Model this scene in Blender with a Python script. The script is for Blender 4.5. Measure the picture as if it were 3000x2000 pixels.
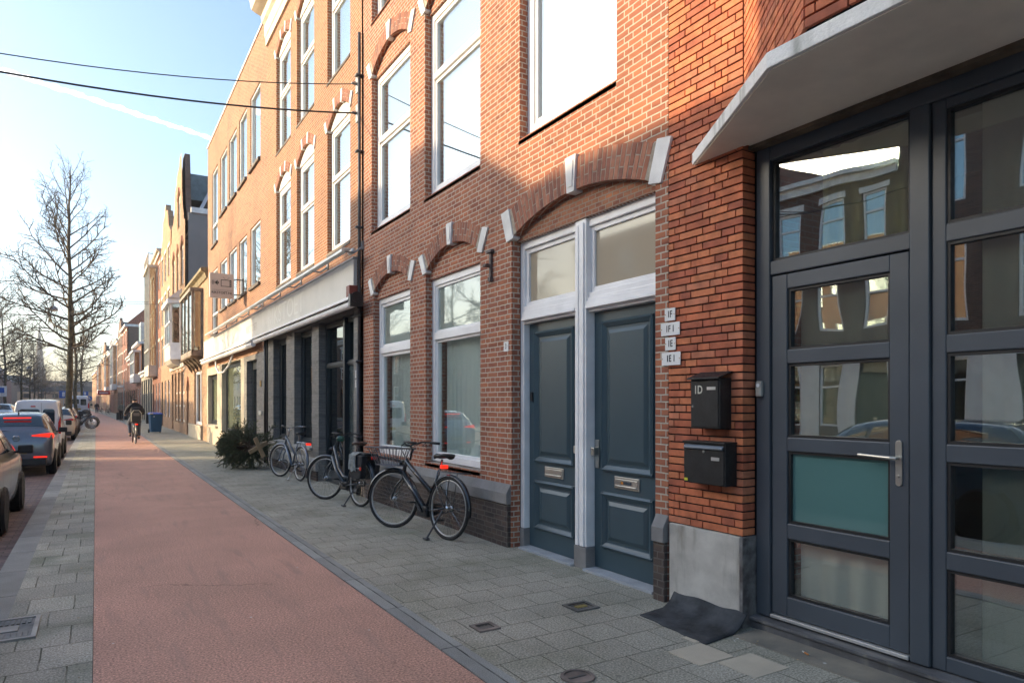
import bpy, bmesh, math, random
from mathutils import Vector, Matrix, Euler
from mathutils.geometry import tessellate_polygon
R = math.radians
PI = math.pi
random.seed(7)
scn = bpy.context.scene
for o in list(bpy.data.objects): bpy.data.objects.remove(o)

# ------------------------------------------------------------------ camera
cam = bpy.data.cameras.new('camera'); camo = bpy.data.objects.new('camera', cam)
scn.collection.objects.link(camo); scn.camera = camo
cam.sensor_width = 36; cam.lens = 24; cam.shift_y = 180/3000; cam.clip_start = .05; cam.clip_end = 6000
YAW = math.atan(1219/2000)
camo.location = (0, 0, 1.6); camo.rotation_euler = (PI/2, 0, -YAW)

# ------------------------------------------------------------------ light
SUN_EL, SUN_AZ = R(16), R(62)          # azimuth measured from +Y towards -X
w = bpy.data.worlds.new("World"); scn.world = w; w.use_nodes = True
bgn = w.node_tree.nodes['Background']; sky = w.node_tree.nodes.new('ShaderNodeTexSky')
sky.sky_type = 'NISHITA'; sky.sun_disc = False; sky.sun_elevation = SUN_EL; sky.sun_rotation = -SUN_AZ
sky.air_density = 1.0; sky.dust_density = 3.0; sky.ozone_density = 3.6
w.node_tree.links.new(sky.outputs[0], bgn.inputs[0]); bgn.inputs[1].default_value = .15
sl = bpy.data.lights.new('sun', 'SUN'); sl.energy = 2.35; sl.angle = R(.5); sl.color = (1, .80, .56)
so = bpy.data.objects.new('sun', sl); scn.collection.objects.link(so)
SUNV = Vector((-math.sin(SUN_AZ)*math.cos(SUN_EL), math.cos(SUN_AZ)*math.cos(SUN_EL), math.sin(SUN_EL)))
so.rotation_euler = (-SUNV).to_track_quat('-Z', 'Y').to_euler(); so.location = (-30, 30, 30)
scn.view_settings.view_transform = 'Standard'; scn.view_settings.look = 'None'
scn.view_settings.exposure = 1.70; scn.view_settings.gamma = 1
scn.view_settings.use_white_balance = True; scn.view_settings.white_balance_temperature = 7250; scn.view_settings.white_balance_tint = 8
scn.render.engine = 'CYCLES'
scn.cycles.use_denoising = True
scn.cycles.max_bounces = 8; scn.cycles.transparent_max_bounces = 12
scn.cycles.sample_clamp_indirect = 6

# ------------------------------------------------------------------ materials
MATS = {}
def newmat(name):
    m = bpy.data.materials.new(name); m.use_nodes = True; nt = m.node_tree
    return m, nt, nt.nodes['Principled BSDF']
def nd(nt, t, **k):
    n = nt.nodes.new(t)
    for a, v in k.items():
        if a.startswith('i_'):
            n.inputs[a[2:].replace('_', ' ')].default_value = v
        else: setattr(n, a, v)
    return n
def rgb(c): return (c[0], c[1], c[2], 1)
def mixc(nt, fac, a, b, bt='MIX'):
    n = nt.nodes.new('ShaderNodeMix'); n.data_type = 'RGBA'; n.blend_type = bt
    for sock, v in ((0, fac), (6, a), (7, b)):
        if isinstance(v, (int, float)): n.inputs[sock].default_value = v
        elif isinstance(v, tuple): n.inputs[sock].default_value = rgb(v)
        else: nt.links.new(v, n.inputs[sock])
    return n.outputs[2]
def ramp(nt, src, p0, p1, c0=0., c1=1.):
    n = nt.nodes.new('ShaderNodeMapRange'); n.clamp = True
    n.inputs[1].default_value = p0; n.inputs[2].default_value = p1
    n.inputs[3].default_value = c0; n.inputs[4].default_value = c1
    nt.links.new(src, n.inputs[0]); return n.outputs[0]
def noise(nt, vec, scale, detail=4, rough=.55):
    n = nd(nt, 'ShaderNodeTexNoise'); n.inputs['Scale'].default_value = scale
    n.inputs['Detail'].default_value = detail; n.inputs['Roughness'].default_value = rough
    if vec is not None: nt.links.new(vec, n.inputs['Vector'])
    return n.outputs['Fac']
def uvn(nt): return nt.nodes.new('ShaderNodeUVMap').outputs[0]
def bump(nt, h, dist, bsdf, strength=1., prev=None):
    b = nd(nt, 'ShaderNodeBump'); b.inputs['Distance'].default_value = dist; b.inputs['Strength'].default_value = strength
    nt.links.new(h, b.inputs['Height'])
    if prev is not None: nt.links.new(prev, b.inputs['Normal'])
    nt.links.new(b.outputs[0], bsdf.inputs['Normal']); return b.outputs[0]
def scaled(nt, v, s):
    n = nd(nt, 'ShaderNodeVectorMath', operation='MULTIPLY'); nt.links.new(v, n.inputs[0]); n.inputs[1].default_value = s
    return n.outputs[0]

def plain(name, col, rough=.5, metal=0., var=.10, nscale=3., bumpd=0., bscale=60., spec=.5, coat=0., col2=None):
    if name in MATS: return MATS[name]
    m, nt, b = newmat(name); g = nt.nodes.new('ShaderNodeTexCoord').outputs['Object']
    n1 = noise(nt, g, nscale, 5)
    c2 = col2 or tuple(c*(1-2.2*var) for c in col)
    f = ramp(nt, n1, .35, .65)
    cc = mixc(nt, f, c2, tuple(min(1, c*(1+var*.5)) for c in col))
    nt.links.new(cc, b.inputs['Base Color']); b.inputs['Metallic'].default_value = metal
    n2 = noise(nt, g, nscale*6, 3)
    rv = .10 if rough > .45 else .0
    nt.links.new(ramp(nt, n2, .3, .7, max(.02, rough-rv*.8), min(1, rough+rv)), b.inputs['Roughness'])
    b.inputs['Specular IOR Level'].default_value = spec; b.inputs['Coat Weight'].default_value = coat
    b.inputs['Coat Roughness'].default_value = .06
    if bumpd: bump(nt, noise(nt, g, bscale, 4), bumpd, b)
    MATS[name] = m; return m

def brickmat(name, c1, c2, mortar, bw=.225, rh=.0575, ms=.006, sq=.5, sqf=2, off=.5, depth=.006, dirt=.35, rough=.85, blotch=(.5, .5), dirtcol=(.08, .06, .05), jit=.004):
    if name in MATS: return MATS[name]
    m, nt, b = newmat(name); uv = uvn(nt)
    nv = nd(nt, 'ShaderNodeTexNoise'); nv.inputs['Scale'].default_value = 9; nt.links.new(uv, nv.inputs['Vector'])
    sub = nd(nt, 'ShaderNodeVectorMath', operation='SUBTRACT'); nt.links.new(nv.outputs['Color'], sub.inputs[0]); sub.inputs[1].default_value = (.5, .5, .5)
    add = nd(nt, 'ShaderNodeVectorMath', operation='ADD'); nt.links.new(uv, add.inputs[0]); nt.links.new(scaled(nt, sub.outputs[0], (jit*2.4,)*3), add.inputs[1])
    def bk(ca, cb, cm):
        n = nd(nt, 'ShaderNodeTexBrick', offset=off, squash=sq, squash_frequency=sqf)
        n.inputs['Color1'].default_value = rgb(ca); n.inputs['Color2'].default_value = rgb(cb); n.inputs['Mortar'].default_value = rgb(cm)
        n.inputs['Scale'].default_value = 1; n.inputs['Mortar Size'].default_value = ms; n.inputs['Mortar Smooth'].default_value = .25
        n.inputs['Brick Width'].default_value = bw; n.inputs['Row Height'].default_value = rh
        nt.links.new(add.outputs[0], n.inputs['Vector']); return n
    k = bk(c1, c2, mortar)
    # second, coarser tint so neighbouring bricks differ in more than one way
    n1 = noise(nt, scaled(nt, uv, (1/bw*.55, 1/rh*.55, 1)), 1.0, 2)
    dark = mixc(nt, ramp(nt, n1, .5, .72), (1., 1., 1.), (.62, .58, .60))
    light = mixc(nt, ramp(nt, n1, .28, .42), (1.28, 1.15, 1.0), (1, 1, 1))
    bc = mixc(nt, 1., k.outputs['Color'], dark, 'MULTIPLY'); bc = mixc(nt, 1., bc, light, 'MULTIPLY')
    fine = noise(nt, uv, 170, 4, .7)
    bc = mixc(nt, 1., bc, mixc(nt, ramp(nt, fine, .3, .7), (.8, .8, .8), (1.15, 1.15, 1.15)), 'MULTIPLY')
    bc = mixc(nt, k.outputs['Fac'], bc, mixc(nt, ramp(nt, fine, .3, .7), tuple(c*.75 for c in mortar), mortar))
    big = noise(nt, uv, .7, 6, .6)
    bc = mixc(nt, ramp(nt, big, .48, .75, 0, dirt), bc, dirtcol)
    nt.links.new(bc, b.inputs['Base Color']); b.inputs['Roughness'].default_value = rough
    b.inputs['Specular IOR Level'].default_value = .25
    inv = nd(nt, 'ShaderNodeMath', operation='MULTIPLY_ADD'); nt.links.new(k.outputs['Fac'], inv.inputs[0]); inv.inputs[1].default_value = -1
    nt.links.new(ramp(nt, fine, .2, .8, .6, 1.), inv.inputs[2])
    bump(nt, inv.outputs[0], depth, b)
    MATS[name] = m; return m

def concrete(name, c1, c2, sc=1.5, speck=.25, bumpd=.002, rough=.85, stain=None, tile=None, joint=(.05, .05, .04), off=.5, green=0., ms=.006, tonevar=.15, sp=260, crack=0., spots=0.):
    """mottled mineral surface; tile=(w,h) adds paving joints from the UV"""
    if name in MATS: return MATS[name]
    m, nt, b = newmat(name); uv = uvn(nt)
    n1 = noise(nt, uv, sc, 6, .6); c = mixc(nt, ramp(nt, n1, .35, .65), c1, c2)
    f = noise(nt, uv, sp, 3, .7)
    c = mixc(nt, 1., c, mixc(nt, ramp(nt, f, .35, .65), (1-speck,)*3, (1+speck,)*3), 'MULTIPLY')
    h = f
    if green:
        g1 = noise(nt, uv, .8, 6, .65)
        c = mixc(nt, ramp(nt, g1, .5, .72, 0, green), c, (.075, .10, .035))
    if stain:
        s1 = noise(nt, scaled(nt, uv, (6, .8, 1)), 1.2, 4); c = mixc(nt, ramp(nt, s1, .55, .75, 0, .7), c, stain)
    if crack:
        wv = nd(nt, 'ShaderNodeTexNoise'); wv.inputs['Scale'].default_value = 2.2; wv.inputs['Detail'].default_value = 5; nt.links.new(uv, wv.inputs['Vector'])
        a2 = nd(nt, 'ShaderNodeVectorMath', operation='ADD'); nt.links.new(uv, a2.inputs[0]); nt.links.new(scaled(nt, wv.outputs['Color'], (.5, .5, .5)), a2.inputs[1])
        vo = nd(nt, 'ShaderNodeTexVoronoi', feature='DISTANCE_TO_EDGE'); vo.inputs['Scale'].default_value = .42; nt.links.new(a2.outputs[0], vo.inputs['Vector'])
        cf = nd(nt, 'ShaderNodeMath', operation='MULTIPLY'); nt.links.new(ramp(nt, vo.outputs['Distance'], .0, .006, crack, 0.), cf.inputs[0]); nt.links.new(ramp(nt, noise(nt, uv, .45, 2), .5, .56), cf.inputs[1])
        c = mixc(nt, cf.outputs[0], c, tuple(v*.35 for v in c2))
    if spots:
        vs_ = nd(nt, 'ShaderNodeTexVoronoi'); vs_.inputs['Scale'].default_value = 3.2; nt.links.new(uv, vs_.inputs['Vector'])
        c = mixc(nt, ramp(nt, vs_.outputs['Distance'], .045, .075, spots, 0.), c, tuple(v*.45 for v in c2))
    if tile:
        k = nd(nt, 'ShaderNodeTexBrick', offset=off, squash=1.)
        k.inputs['Color1'].default_value = (1-tonevar,)*3+(1,); k.inputs['Color2'].default_value = (1+tonevar,)*3+(1,); k.inputs['Mortar'].default_value = (1, 1, 1, 1)
        k.inputs['Scale'].default_value = 1; k.inputs['Mortar Size'].default_value = ms; k.inputs['Mortar Smooth'].default_value = .4
        k.inputs['Brick Width'].default_value = tile[0]; k.inputs['Row Height'].default_value = tile[1]
        nv = nd(nt, 'ShaderNodeTexNoise'); nv.inputs['Scale'].default_value = 3; nt.links.new(uv, nv.inputs['Vector'])
        sub = nd(nt, 'ShaderNodeVectorMath', operation='SUBTRACT'); nt.links.new(nv.outputs['Color'], sub.inputs[0]); sub.inputs[1].default_value = (.5,)*3
        ad = nd(nt, 'ShaderNodeVectorMath', operation='ADD'); nt.links.new(uv, ad.inputs[0]); nt.links.new(scaled(nt, sub.outputs[0], (.02,)*3), ad.inputs[1])
        nt.links.new(ad.outputs[0], k.inputs['Vector'])
        c = mixc(nt, 1., c, k.outputs['Color'], 'MULTIPLY')
        jn = noise(nt, uv, 5, 3)
        jf = nd(nt, 'ShaderNodeMath', operation='MULTIPLY'); nt.links.new(k.outputs['Fac'], jf.inputs[0]); nt.links.new(ramp(nt, jn, .35, .6, .25, 1.), jf.inputs[1])
        c = mixc(nt, jf.outputs[0], c, joint)
        hm = nd(nt, 'ShaderNodeMath', operation='MULTIPLY_ADD'); nt.links.new(k.outputs['Fac'], hm.inputs[0]); hm.inputs[1].default_value = -3
        nt.links.new(f, hm.inputs[2]); h = hm.outputs[0]
    nt.links.new(c, b.inputs['Base Color']); b.inputs['Roughness'].default_value = rough
    b.inputs['Specular IOR Level'].default_value = .3
    bump(nt, h, bumpd, b)
    MATS[name] = m; return m

def glassmat(name, tint=(.9, .95, .95), base=.12, edge=.9, rough=.0, wob=.0, transp=(.75, .8, .8), film=None):
    """window glass: clear pane that mirrors the street more the flatter one looks at it"""
    if name in MATS: return MATS[name]
    m, nt, b = newmat(name); nt.nodes.remove(b); out = nt.nodes['Material Output']
    lw = nd(nt, 'ShaderNodeLayerWeight'); lw.inputs['Blend'].default_value = .5
    pw = nd(nt, 'ShaderNodeMath', operation='POWER'); nt.links.new(lw.outputs['Facing'], pw.inputs[0]); pw.inputs[1].default_value = 2.6
    f = ramp(nt, pw.outputs[0], 0, 1, base, edge)
    gl = nd(nt, 'ShaderNodeBsdfGlossy'); gl.inputs['Color'].default_value = rgb(tint); gl.inputs['Roughness'].default_value = rough
    tr = nd(nt, 'ShaderNodeBsdfTransparent'); tr.inputs['Color'].default_value = rgb(transp)
    if wob:
        g = nt.nodes.new('ShaderNodeTexCoord').outputs['Object']
        bp = nd(nt, 'ShaderNodeBump'); bp.inputs['Distance'].default_value = wob; nt.links.new(noise(nt, g, 1.3, 1), bp.inputs['Height']); nt.links.new(bp.outputs[0], gl.inputs['Normal'])
    back = tr.outputs[0]
    if film:
        df = nd(nt, 'ShaderNodeBsdfDiffuse'); df.inputs['Color'].default_value = rgb(film[0]); mx0 = nd(nt, 'ShaderNodeMixShader'); mx0.inputs[0].default_value = film[1]
        nt.links.new(back, mx0.inputs[1]); nt.links.new(df.outputs[0], mx0.inputs[2]); back = mx0.outputs[0]
    mx = nd(nt, 'ShaderNodeMixShader'); nt.links.new(f, mx.inputs[0]); nt.links.new(back, mx.inputs[1]); nt.links.new(gl.outputs[0], mx.inputs[2])
    nt.links.new(mx.outputs[0], out.inputs[0]); MATS[name] = m; return m

def clothmat(name, col, trans=.35, alpha=1.):
    if name in MATS: return MATS[name]
    m, nt, b = newmat(name); out = nt.nodes['Material Output']
    b.inputs['Base Color'].default_value = rgb(col); b.inputs['Roughness'].default_value = .9
    tl = nd(nt, 'ShaderNodeBsdfTranslucent'); tl.inputs['Color'].default_value = rgb(col)
    mx = nd(nt, 'ShaderNodeMixShader'); mx.inputs[0].default_value = trans
    nt.links.new(b.outputs[0], mx.inputs[1]); nt.links.new(tl.outputs[0], mx.inputs[2]); last = mx.outputs[0]
    if alpha < 1:
        tp = nd(nt, 'ShaderNodeBsdfTransparent'); m2 = nd(nt, 'ShaderNodeMixShader'); m2.inputs[0].default_value = alpha
        nt.links.new(tp.outputs[0], m2.inputs[1]); nt.links.new(last, m2.inputs[2]); last = m2.outputs[0]
    nt.links.new(last, out.inputs[0]); MATS[name] = m; return m

def emit(name, col, s):
    if name in MATS: return MATS[name]
    m, nt, b = newmat(name); b.inputs['Base Color'].default_value = rgb(col); b.inputs['Emission Color'].default_value = rgb(col)
    b.inputs['Emission Strength'].default_value = s; MATS[name] = m; return m

# brick kinds
B1 = brickmat('brick_red_brown', (.43, .165, .09), (.34, .125, .078), (.60, .53, .43), dirt=.3, ms=.0065)
B1P = brickmat('brick_plinth_dark', (.12, .085, .07), (.075, .06, .055), (.17, .15, .13), dirt=.3)
B2 = brickmat('brick_orange', (.38, .16, .08), (.32, .13, .065), (.55, .47, .36), ms=.006, dirt=.2)
B3 = brickmat('brick_tan_orange', (.36, .165, .088), (.30, .135, .075), (.55, .46, .36), sq=1, ms=.0065, dirt=.35)
B4 = brickmat('brick_pale_tan', (.48, .29, .17), (.42, .24, .14), (.50, .40, .30), sq=1)
B5 = brickmat('brick_plain_red', (.33, .13, .085), (.27, .11, .075), (.36, .30, .25), sq=1)
B6 = brickmat('brick_dull_brown', (.20, .12, .09), (.15, .095, .075), (.25, .22, .19), sq=1)
BG = brickmat('brick_painted_grey', (.25, .24, .22), (.22, .21, .195), (.20, .19, .18), depth=.009, dirt=.25, rough=.6)
BC = brickmat('brick_painted_cream', (.42, .38, .31), (.38, .34, .28), (.33, .30, .25), depth=.009, dirt=.2, rough=.7)
HB = brickmat('brick_zigzag', (.42, .18, .10), (.33, .13, .08), (.38, .31, .24), bw=.10, rh=.045, sq=1, ms=.006)
WHITE = plain('white_paint', (.87, .86, .85), .4, var=.06)
WHITE2 = plain('white_stone_paint', (.76, .75, .72), .65, var=.09, bumpd=.0015)
PVC = plain('white_frame', (.85, .84, .83), .35, var=.04)
CREAM = plain('cream_paint', (.68, .60, .48), .6, var=.09)
STONE = concrete('grey_stone', (.27, .26, .25), (.20, .19, .18), sc=3)
DARKSILL = plain('dark_sill_stone', (.15, .13, .11), .8, var=.25, bumpd=.004, bscale=30)
BLACKP = plain('black_blue_paint', (.018, .026, .034), .35, var=.1)
TEAL = plain('petrol_door_paint', (.047, .082, .10), .30, var=.03)
ANTH = plain('anthracite_frame', (.070, .084, .100), .38, var=.06, nscale=2)
STEEL = plain('brushed_steel', (.55, .54, .50), .35, metal=.9, var=.08)
ALU = plain('aluminium', (.62, .62, .60), .4, metal=.6, var=.08)
ZINC = plain('zinc_grey', (.30, .31, .31), .5, metal=.35, var=.12)
DPIPE = plain('dull_lead_pipe', (.10, .10, .105), .5, metal=.3, var=.2)
BLACKM = plain('black_metal', (.016, .016, .018), .35, var=.2)
BLACKPL = plain('black_plastic', (.02, .02, .021), .5, var=.2)
RUBBER = plain('rubber', (.018, .018, .019), .7, var=.2)
MDARK = plain('mortar_dark', (.035, .03, .028), .95, var=.2)
MPALE = plain('mortar_pale', (.40, .34, .27), .95, var=.15, nscale=20)
SLATE = concrete('slate_roof', (.07, .085, .10), (.05, .06, .075), tile=(.3, .22), joint=(.02, .02, .025), bumpd=.01, sp=60)
SHINGLE = concrete('brown_shingle', (.10, .085, .07), (.075, .065, .055), tile=(.28, .2), joint=(.03, .028, .025), bumpd=.012, sp=50)
PANTILE = concrete('red_pantile', (.36, .13, .075), (.27, .095, .06), tile=(.24, .30), joint=(.09, .035, .02), bumpd=.03, off=0, sp=40, ms=.02)
RENDER = concrete('grey_render', (.25, .235, .225), (.22, .21, .20), sc=.8, speck=.08, bumpd=.001)
SOFF = plain('soffit_paint', (.82, .75, .64), .8, var=.05)
LEADB = plain('lead_blue', (.17, .24, .28), .5, var=.12)
GLM = glassmat('window_glass_sky', base=.30, edge=.9, transp=(.92, .95, .94))
GL = glassmat('window_glass', base=.12, edge=.75, transp=(.93, .96, .95))
GLC = glassmat('condensed_reflection_glass', base=.14, edge=.6, rough=.03, film=((.42, .50, .44), .55))  # greenish film: condensation plus a painted reflection of the lit building
GLW = glassmat('window_glass_wavy', base=.30, edge=.85, wob=.004, transp=(.8, .85, .83))
GLFR = glassmat('window_glass_etched', base=.05, edge=.4, rough=.05, film=((.42, .36, .27), .92))  # etched pane; beige film is a painted reflection of sunlit brick
GLTEAL = glassmat('teal_panel_glass', base=.08, edge=.5, film=((.10, .215, .205), .96))
GLD = glassmat('window_glass_dark', base=.10, edge=.7, transp=(.25, .3, .32))
SKYSHEET = clothmat('sky_reflection_sheet', (.27, .31, .33), .3)  # pale cloth added to whiten upper panes like mirrored sky
NET = clothmat('net_curtain', (.90, .97, .93), .2, 1.)
DARKIN = plain('dark_interior', (.03, .028, .026), .9)

# ------------------------------------------------------------------ mesh builder
ORG = {}
def nrm(p, c):
    n = Vector((0, 0, 0)); k = len(p)
    for i in range(k):
        a, b = p[i]-c, p[(i+1) % k]-c; n += a.cross(b)
    return n
class MB:
    def __init__(s): s.v = []; s.f = []; s.m = []
    def face(s, pts, mi=0):
        i = len(s.v); s.v += [Vector(p) for p in pts]; s.f.append(list(range(i, i+len(pts)))); s.m.append(mi); return s
    def mesh(s, vs, fs, mi=0):
        i = len(s.v); s.v += [Vector(p) for p in vs]
        for f in fs: s.f.append([i+a for a in f]); s.m.append(mi)
        return s
    def box(s, x0, x1, y0, y1, z0, z1, mi=0):
        if x0 > x1: x0, x1 = x1, x0
        if y0 > y1: y0, y1 = y1, y0
        if z0 > z1: z0, z1 = z1, z0
        vs = [(x, y, z) for z in (z0, z1) for y in (y0, y1) for x in (x0, x1)]
        return s.mesh(vs, [(0, 2, 3, 1), (4, 5, 7, 6), (0, 1, 5, 4), (2, 6, 7, 3), (0, 4, 6, 2), (1, 3, 7, 5)], mi)
    def cbox(s, c, d, rot=None, mi=0):
        """box by centre and size, optionally rotated"""
        M = rot if rot is not None else Matrix.Identity(3)
        vs = [Vector(c)+M @ Vector((sx*d[0]/2, sy*d[1]/2, sz*d[2]/2)) for sz in (-1, 1) for sy in (-1, 1) for sx in (-1, 1)]
        return s.mesh(vs, [(0, 2, 3, 1), (4, 5, 7, 6), (0, 1, 5, 4), (2, 6, 7, 3), (0, 4, 6, 2), (1, 3, 7, 5)], mi)
    def extr(s, poly, axis, a, b, mi=0):
        """poly of 2D points extruded along axis: 'x' -> (y,z), 'y' -> (x,z), 'z' -> (x,y)"""
        def P(p, t):
            return {'x': (t, p[0], p[1]), 'y': (p[0], t, p[1]), 'z': (p[0], p[1], t)}[axis]
        n = len(poly); vs = [P(p, a) for p in poly]+[P(p, b) for p in poly]
        fs = [(i, (i+1) % n, n+(i+1) % n, n+i) for i in range(n)]
        ar = sum(poly[i][0]*poly[(i+1) % n][1]-poly[(i+1) % n][0]*poly[i][1] for i in range(n))
        tri = tessellate_polygon([[Vector((p[0], p[1], 0)) for p in poly]])
        fs += [tuple(t) for t in tri]+[tuple(n+i for i in reversed(t)) for t in tri]
        return s.mesh(vs, fs, mi)
    def tube(s, pts, r, n=8, mi=0, cap=True, flat=1.):
        pts = [Vector(p) for p in pts]; k = len(pts); rs = r if isinstance(r, (list, tuple)) else [r]*k
        rings = []; up = None
        for i in range(k):
            d = (pts[min(i+1, k-1)]-pts[max(i-1, 0)])
            if d.length < 1e-9: d = Vector((0, 0, 1))
            d.normalize()
            if up is None:
                up = Vector((0, 0, 1)) if abs(d.z) < .9 else Vector((0, 1, 0))
            x = d.cross(up)
            if x.length < 1e-6: x = d.cross(Vector((1, 0, 0)))
            x.normalize(); y = x.cross(d).normalized(); up = y
            rings.append([pts[i]+(x*math.cos(2*PI*j/n)+y*math.sin(2*PI*j/n)*flat)*rs[i] for j in range(n)])
        vs = [p for q in rings for p in q]; fs = []
        for i in range(k-1):
            for j in range(n): fs.append((i*n+j, i*n+(j+1) % n, (i+1)*n+(j+1) % n, (i+1)*n+j))
        if cap: fs.append(tuple(reversed(range(n)))); fs.append(tuple((k-1)*n+j for j in range(n)))
        return s.mesh(vs, fs, mi)
    def ring(s, c, axis, R0, r, n=32, m=8, mi=0, a0=0., a1=2*PI, flat=1.):
        """torus or arc of one: axis 'x' wheel in yz plane"""
        full = abs(a1-a0-2*PI) < 1e-6; pts = []
        for i in range(n if full else n+1):
            a = a0+(a1-a0)*i/n; ca, sa = math.cos(a), math.sin(a); q = []
            for j in range(m):
                b = 2*PI*j/m; rr = R0+r*math.cos(b); h = r*math.sin(b)*flat
                q.append({'x': (h, rr*ca, rr*sa), 'y': (rr*ca, h, rr*sa), 'z': (rr*ca, rr*sa, h)}[axis])
            pts.append([Vector(c)+Vector(p) for p in q])
        k = len(pts); vs = [p for q in pts for p in q]; fs = []
        for i in range(k if full else k-1):
            for j in range(m): fs.append((i*m+j, ((i+1) % k)*m+j, ((i+1) % k)*m+(j+1) % m, i*m+(j+1) % m))
        return s.mesh(vs, fs, mi)
    def lathe(s, c, axis, prof, n=24, mi=0):
        """prof: list of (radius, height) along axis"""
        c = Vector(c); vs = []; k = len(prof)
        for (r, h) in prof:
            for j in range(n):
                a = 2*PI*j/n; ca, sa = r*math.cos(a), r*math.sin(a)
                vs.append(c+Vector({'x': (h, ca, sa), 'y': (ca, h, sa), 'z': (ca, sa, h)}[axis]))
        fs = [(i*n+j, i*n+(j+1) % n, (i+1)*n+(j+1) % n, (i+1)*n+j) for i in range(k-1) for j in range(n)]
        if prof[0][0] > 1e-5: fs.append(tuple(reversed(range(n))))
        if prof[-1][0] > 1e-5: fs.append(tuple((k-1)*n+j for j in range(n)))
        return s.mesh(vs, fs, mi)
    def build(s, name, mats, parent=None, loc=None, smooth=False, bevel=0, recalc=True):
        org = Vector(loc) if loc is not None else (ORG[parent.name] if parent is not None else Vector((0, 0, 0)))
        me = bpy.data.meshes.new(name); me.from_pydata([tuple(v-org) for v in s.v], [], s.f)
        if not isinstance(mats, (list, tuple)): mats = [mats]
        for m in mats: me.materials.append(m)
        me.polygons.foreach_set('material_index', s.m)
        if recalc:
            bm = bmesh.new(); bm.from_mesh(me); bmesh.ops.remove_doubles(bm, verts=bm.verts, dist=1e-5)
            bmesh.ops.recalc_face_normals(bm, faces=bm.faces); bm.to_mesh(me); bm.free()
        uvl = me.uv_layers.new(name='UVMap').data; V = me.vertices
        for p in me.polygons:
            n = p.normal
            if abs(n.z) > .92: tx, ty = Vector((1, 0, 0)), Vector((0, 1, 0))
            else:
                tx = Vector((-n.y, n.x, 0)); tx.normalize(); ty = n.cross(tx)
                if ty.z < 0: ty = -ty
            for li in p.loop_indices:
                q = V[me.loops[li].vertex_index].co+org
                uvl[li].uv = (q.dot(tx), q.dot(ty) if abs(n.z) > .1 else q.z)
        if smooth: 
            for p in me.polygons: p.use_smooth = True
        o = bpy.data.objects.new(name, me); scn.collection.objects.link(o)
        if parent is not None: o.parent = parent
        if loc is not None:
            if parent is not None: o.location = org-ORG[parent.name]
            else: o.location = org
        ORG[o.name] = org
        if bevel:
            b = o.modifiers.new('bevel', 'BEVEL'); b.width = bevel; b.segments = 2; b.limit_method = 'ANGLE'; b.angle_limit = R(40)
        return o
def thing(name, label, cat, loc=(0, 0, 0), rot=(0, 0, 0), group=None, local=False):
    o = bpy.data.objects.new(name, None); scn.collection.objects.link(o); o.empty_display_size = .3
    o.location = loc; o.rotation_euler = rot; o['label'] = label; o['category'] = cat
    if group: o['group'] = group
    ORG[o.name] = Vector((0, 0, 0)) if local else Vector(loc)
    return o
def tag(o, label=None, cat=None, group=None, kind=None):
    for k, v in (('label', label), ('category', cat), ('group', group), ('kind', kind)):
        if v: o[k] = v
    return o
def copy_tree(o, parent=None, **kw):
    c = o.copy(); scn.collection.objects.link(c); c.parent = parent; ORG[c.name] = ORG.get(o.name, Vector((0, 0, 0)))
    for ch in list(o.children): copy_tree(ch, c)
    for k, v in kw.items(): c[k] = v
    return c
def text_mesh(txt, size, mat, name, parent, M, depth=.001, sx=1., label=None, cat=None, font_bold=0.):
    cu = bpy.data.curves.new('t', 'FONT'); cu.body = txt; cu.size = size; cu.align_x = 'CENTER'; cu.align_y = 'CENTER'
    cu.extrude = depth; cu.offset = font_bold; cu.resolution_u = 3
    to = bpy.data.objects.new('t', cu); scn.collection.objects.link(to)
    dg = bpy.context.evaluated_depsgraph_get(); me = bpy.data.meshes.new_from_object(to.evaluated_get(dg))
    bpy.data.objects.remove(to)
    org = ORG[parent.name] if parent is not None else Vector((0, 0, 0))
    me.transform(Matrix.Translation(-org) @ M @ Matrix.Diagonal((sx, 1, 1, 1)))
    me.materials.clear(); me.materials.append(mat)
    o = bpy.data.objects.new(name, me); scn.collection.objects.link(o); o.parent = parent; ORG[o.name] = org
    return o
# text on a surface facing -X (street facade): reading direction is -Y
def facing_street(x, y, z): return Matrix.Translation((x, y, z)) @ Matrix(((0, 0, -1, 0), (-1, 0, 0, 0), (0, 1, 0, 0), (0, 0, 0, 1)))
# text on a surface facing -Y (towards the camera): reading direction is +X
def facing_cam(x, y, z): return Matrix.Translation((x, y, z)) @ Matrix.Rotation(PI/2, 4, 'X')

VB = [plain('arch_brick_%d' % i, c, .85, var=.12, nscale=14, bumpd=.001, bscale=150) for i, c in enumerate([(.36, .135, .08), (.29, .105, .065), (.40, .165, .10), (.24, .095, .065)])]
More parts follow.
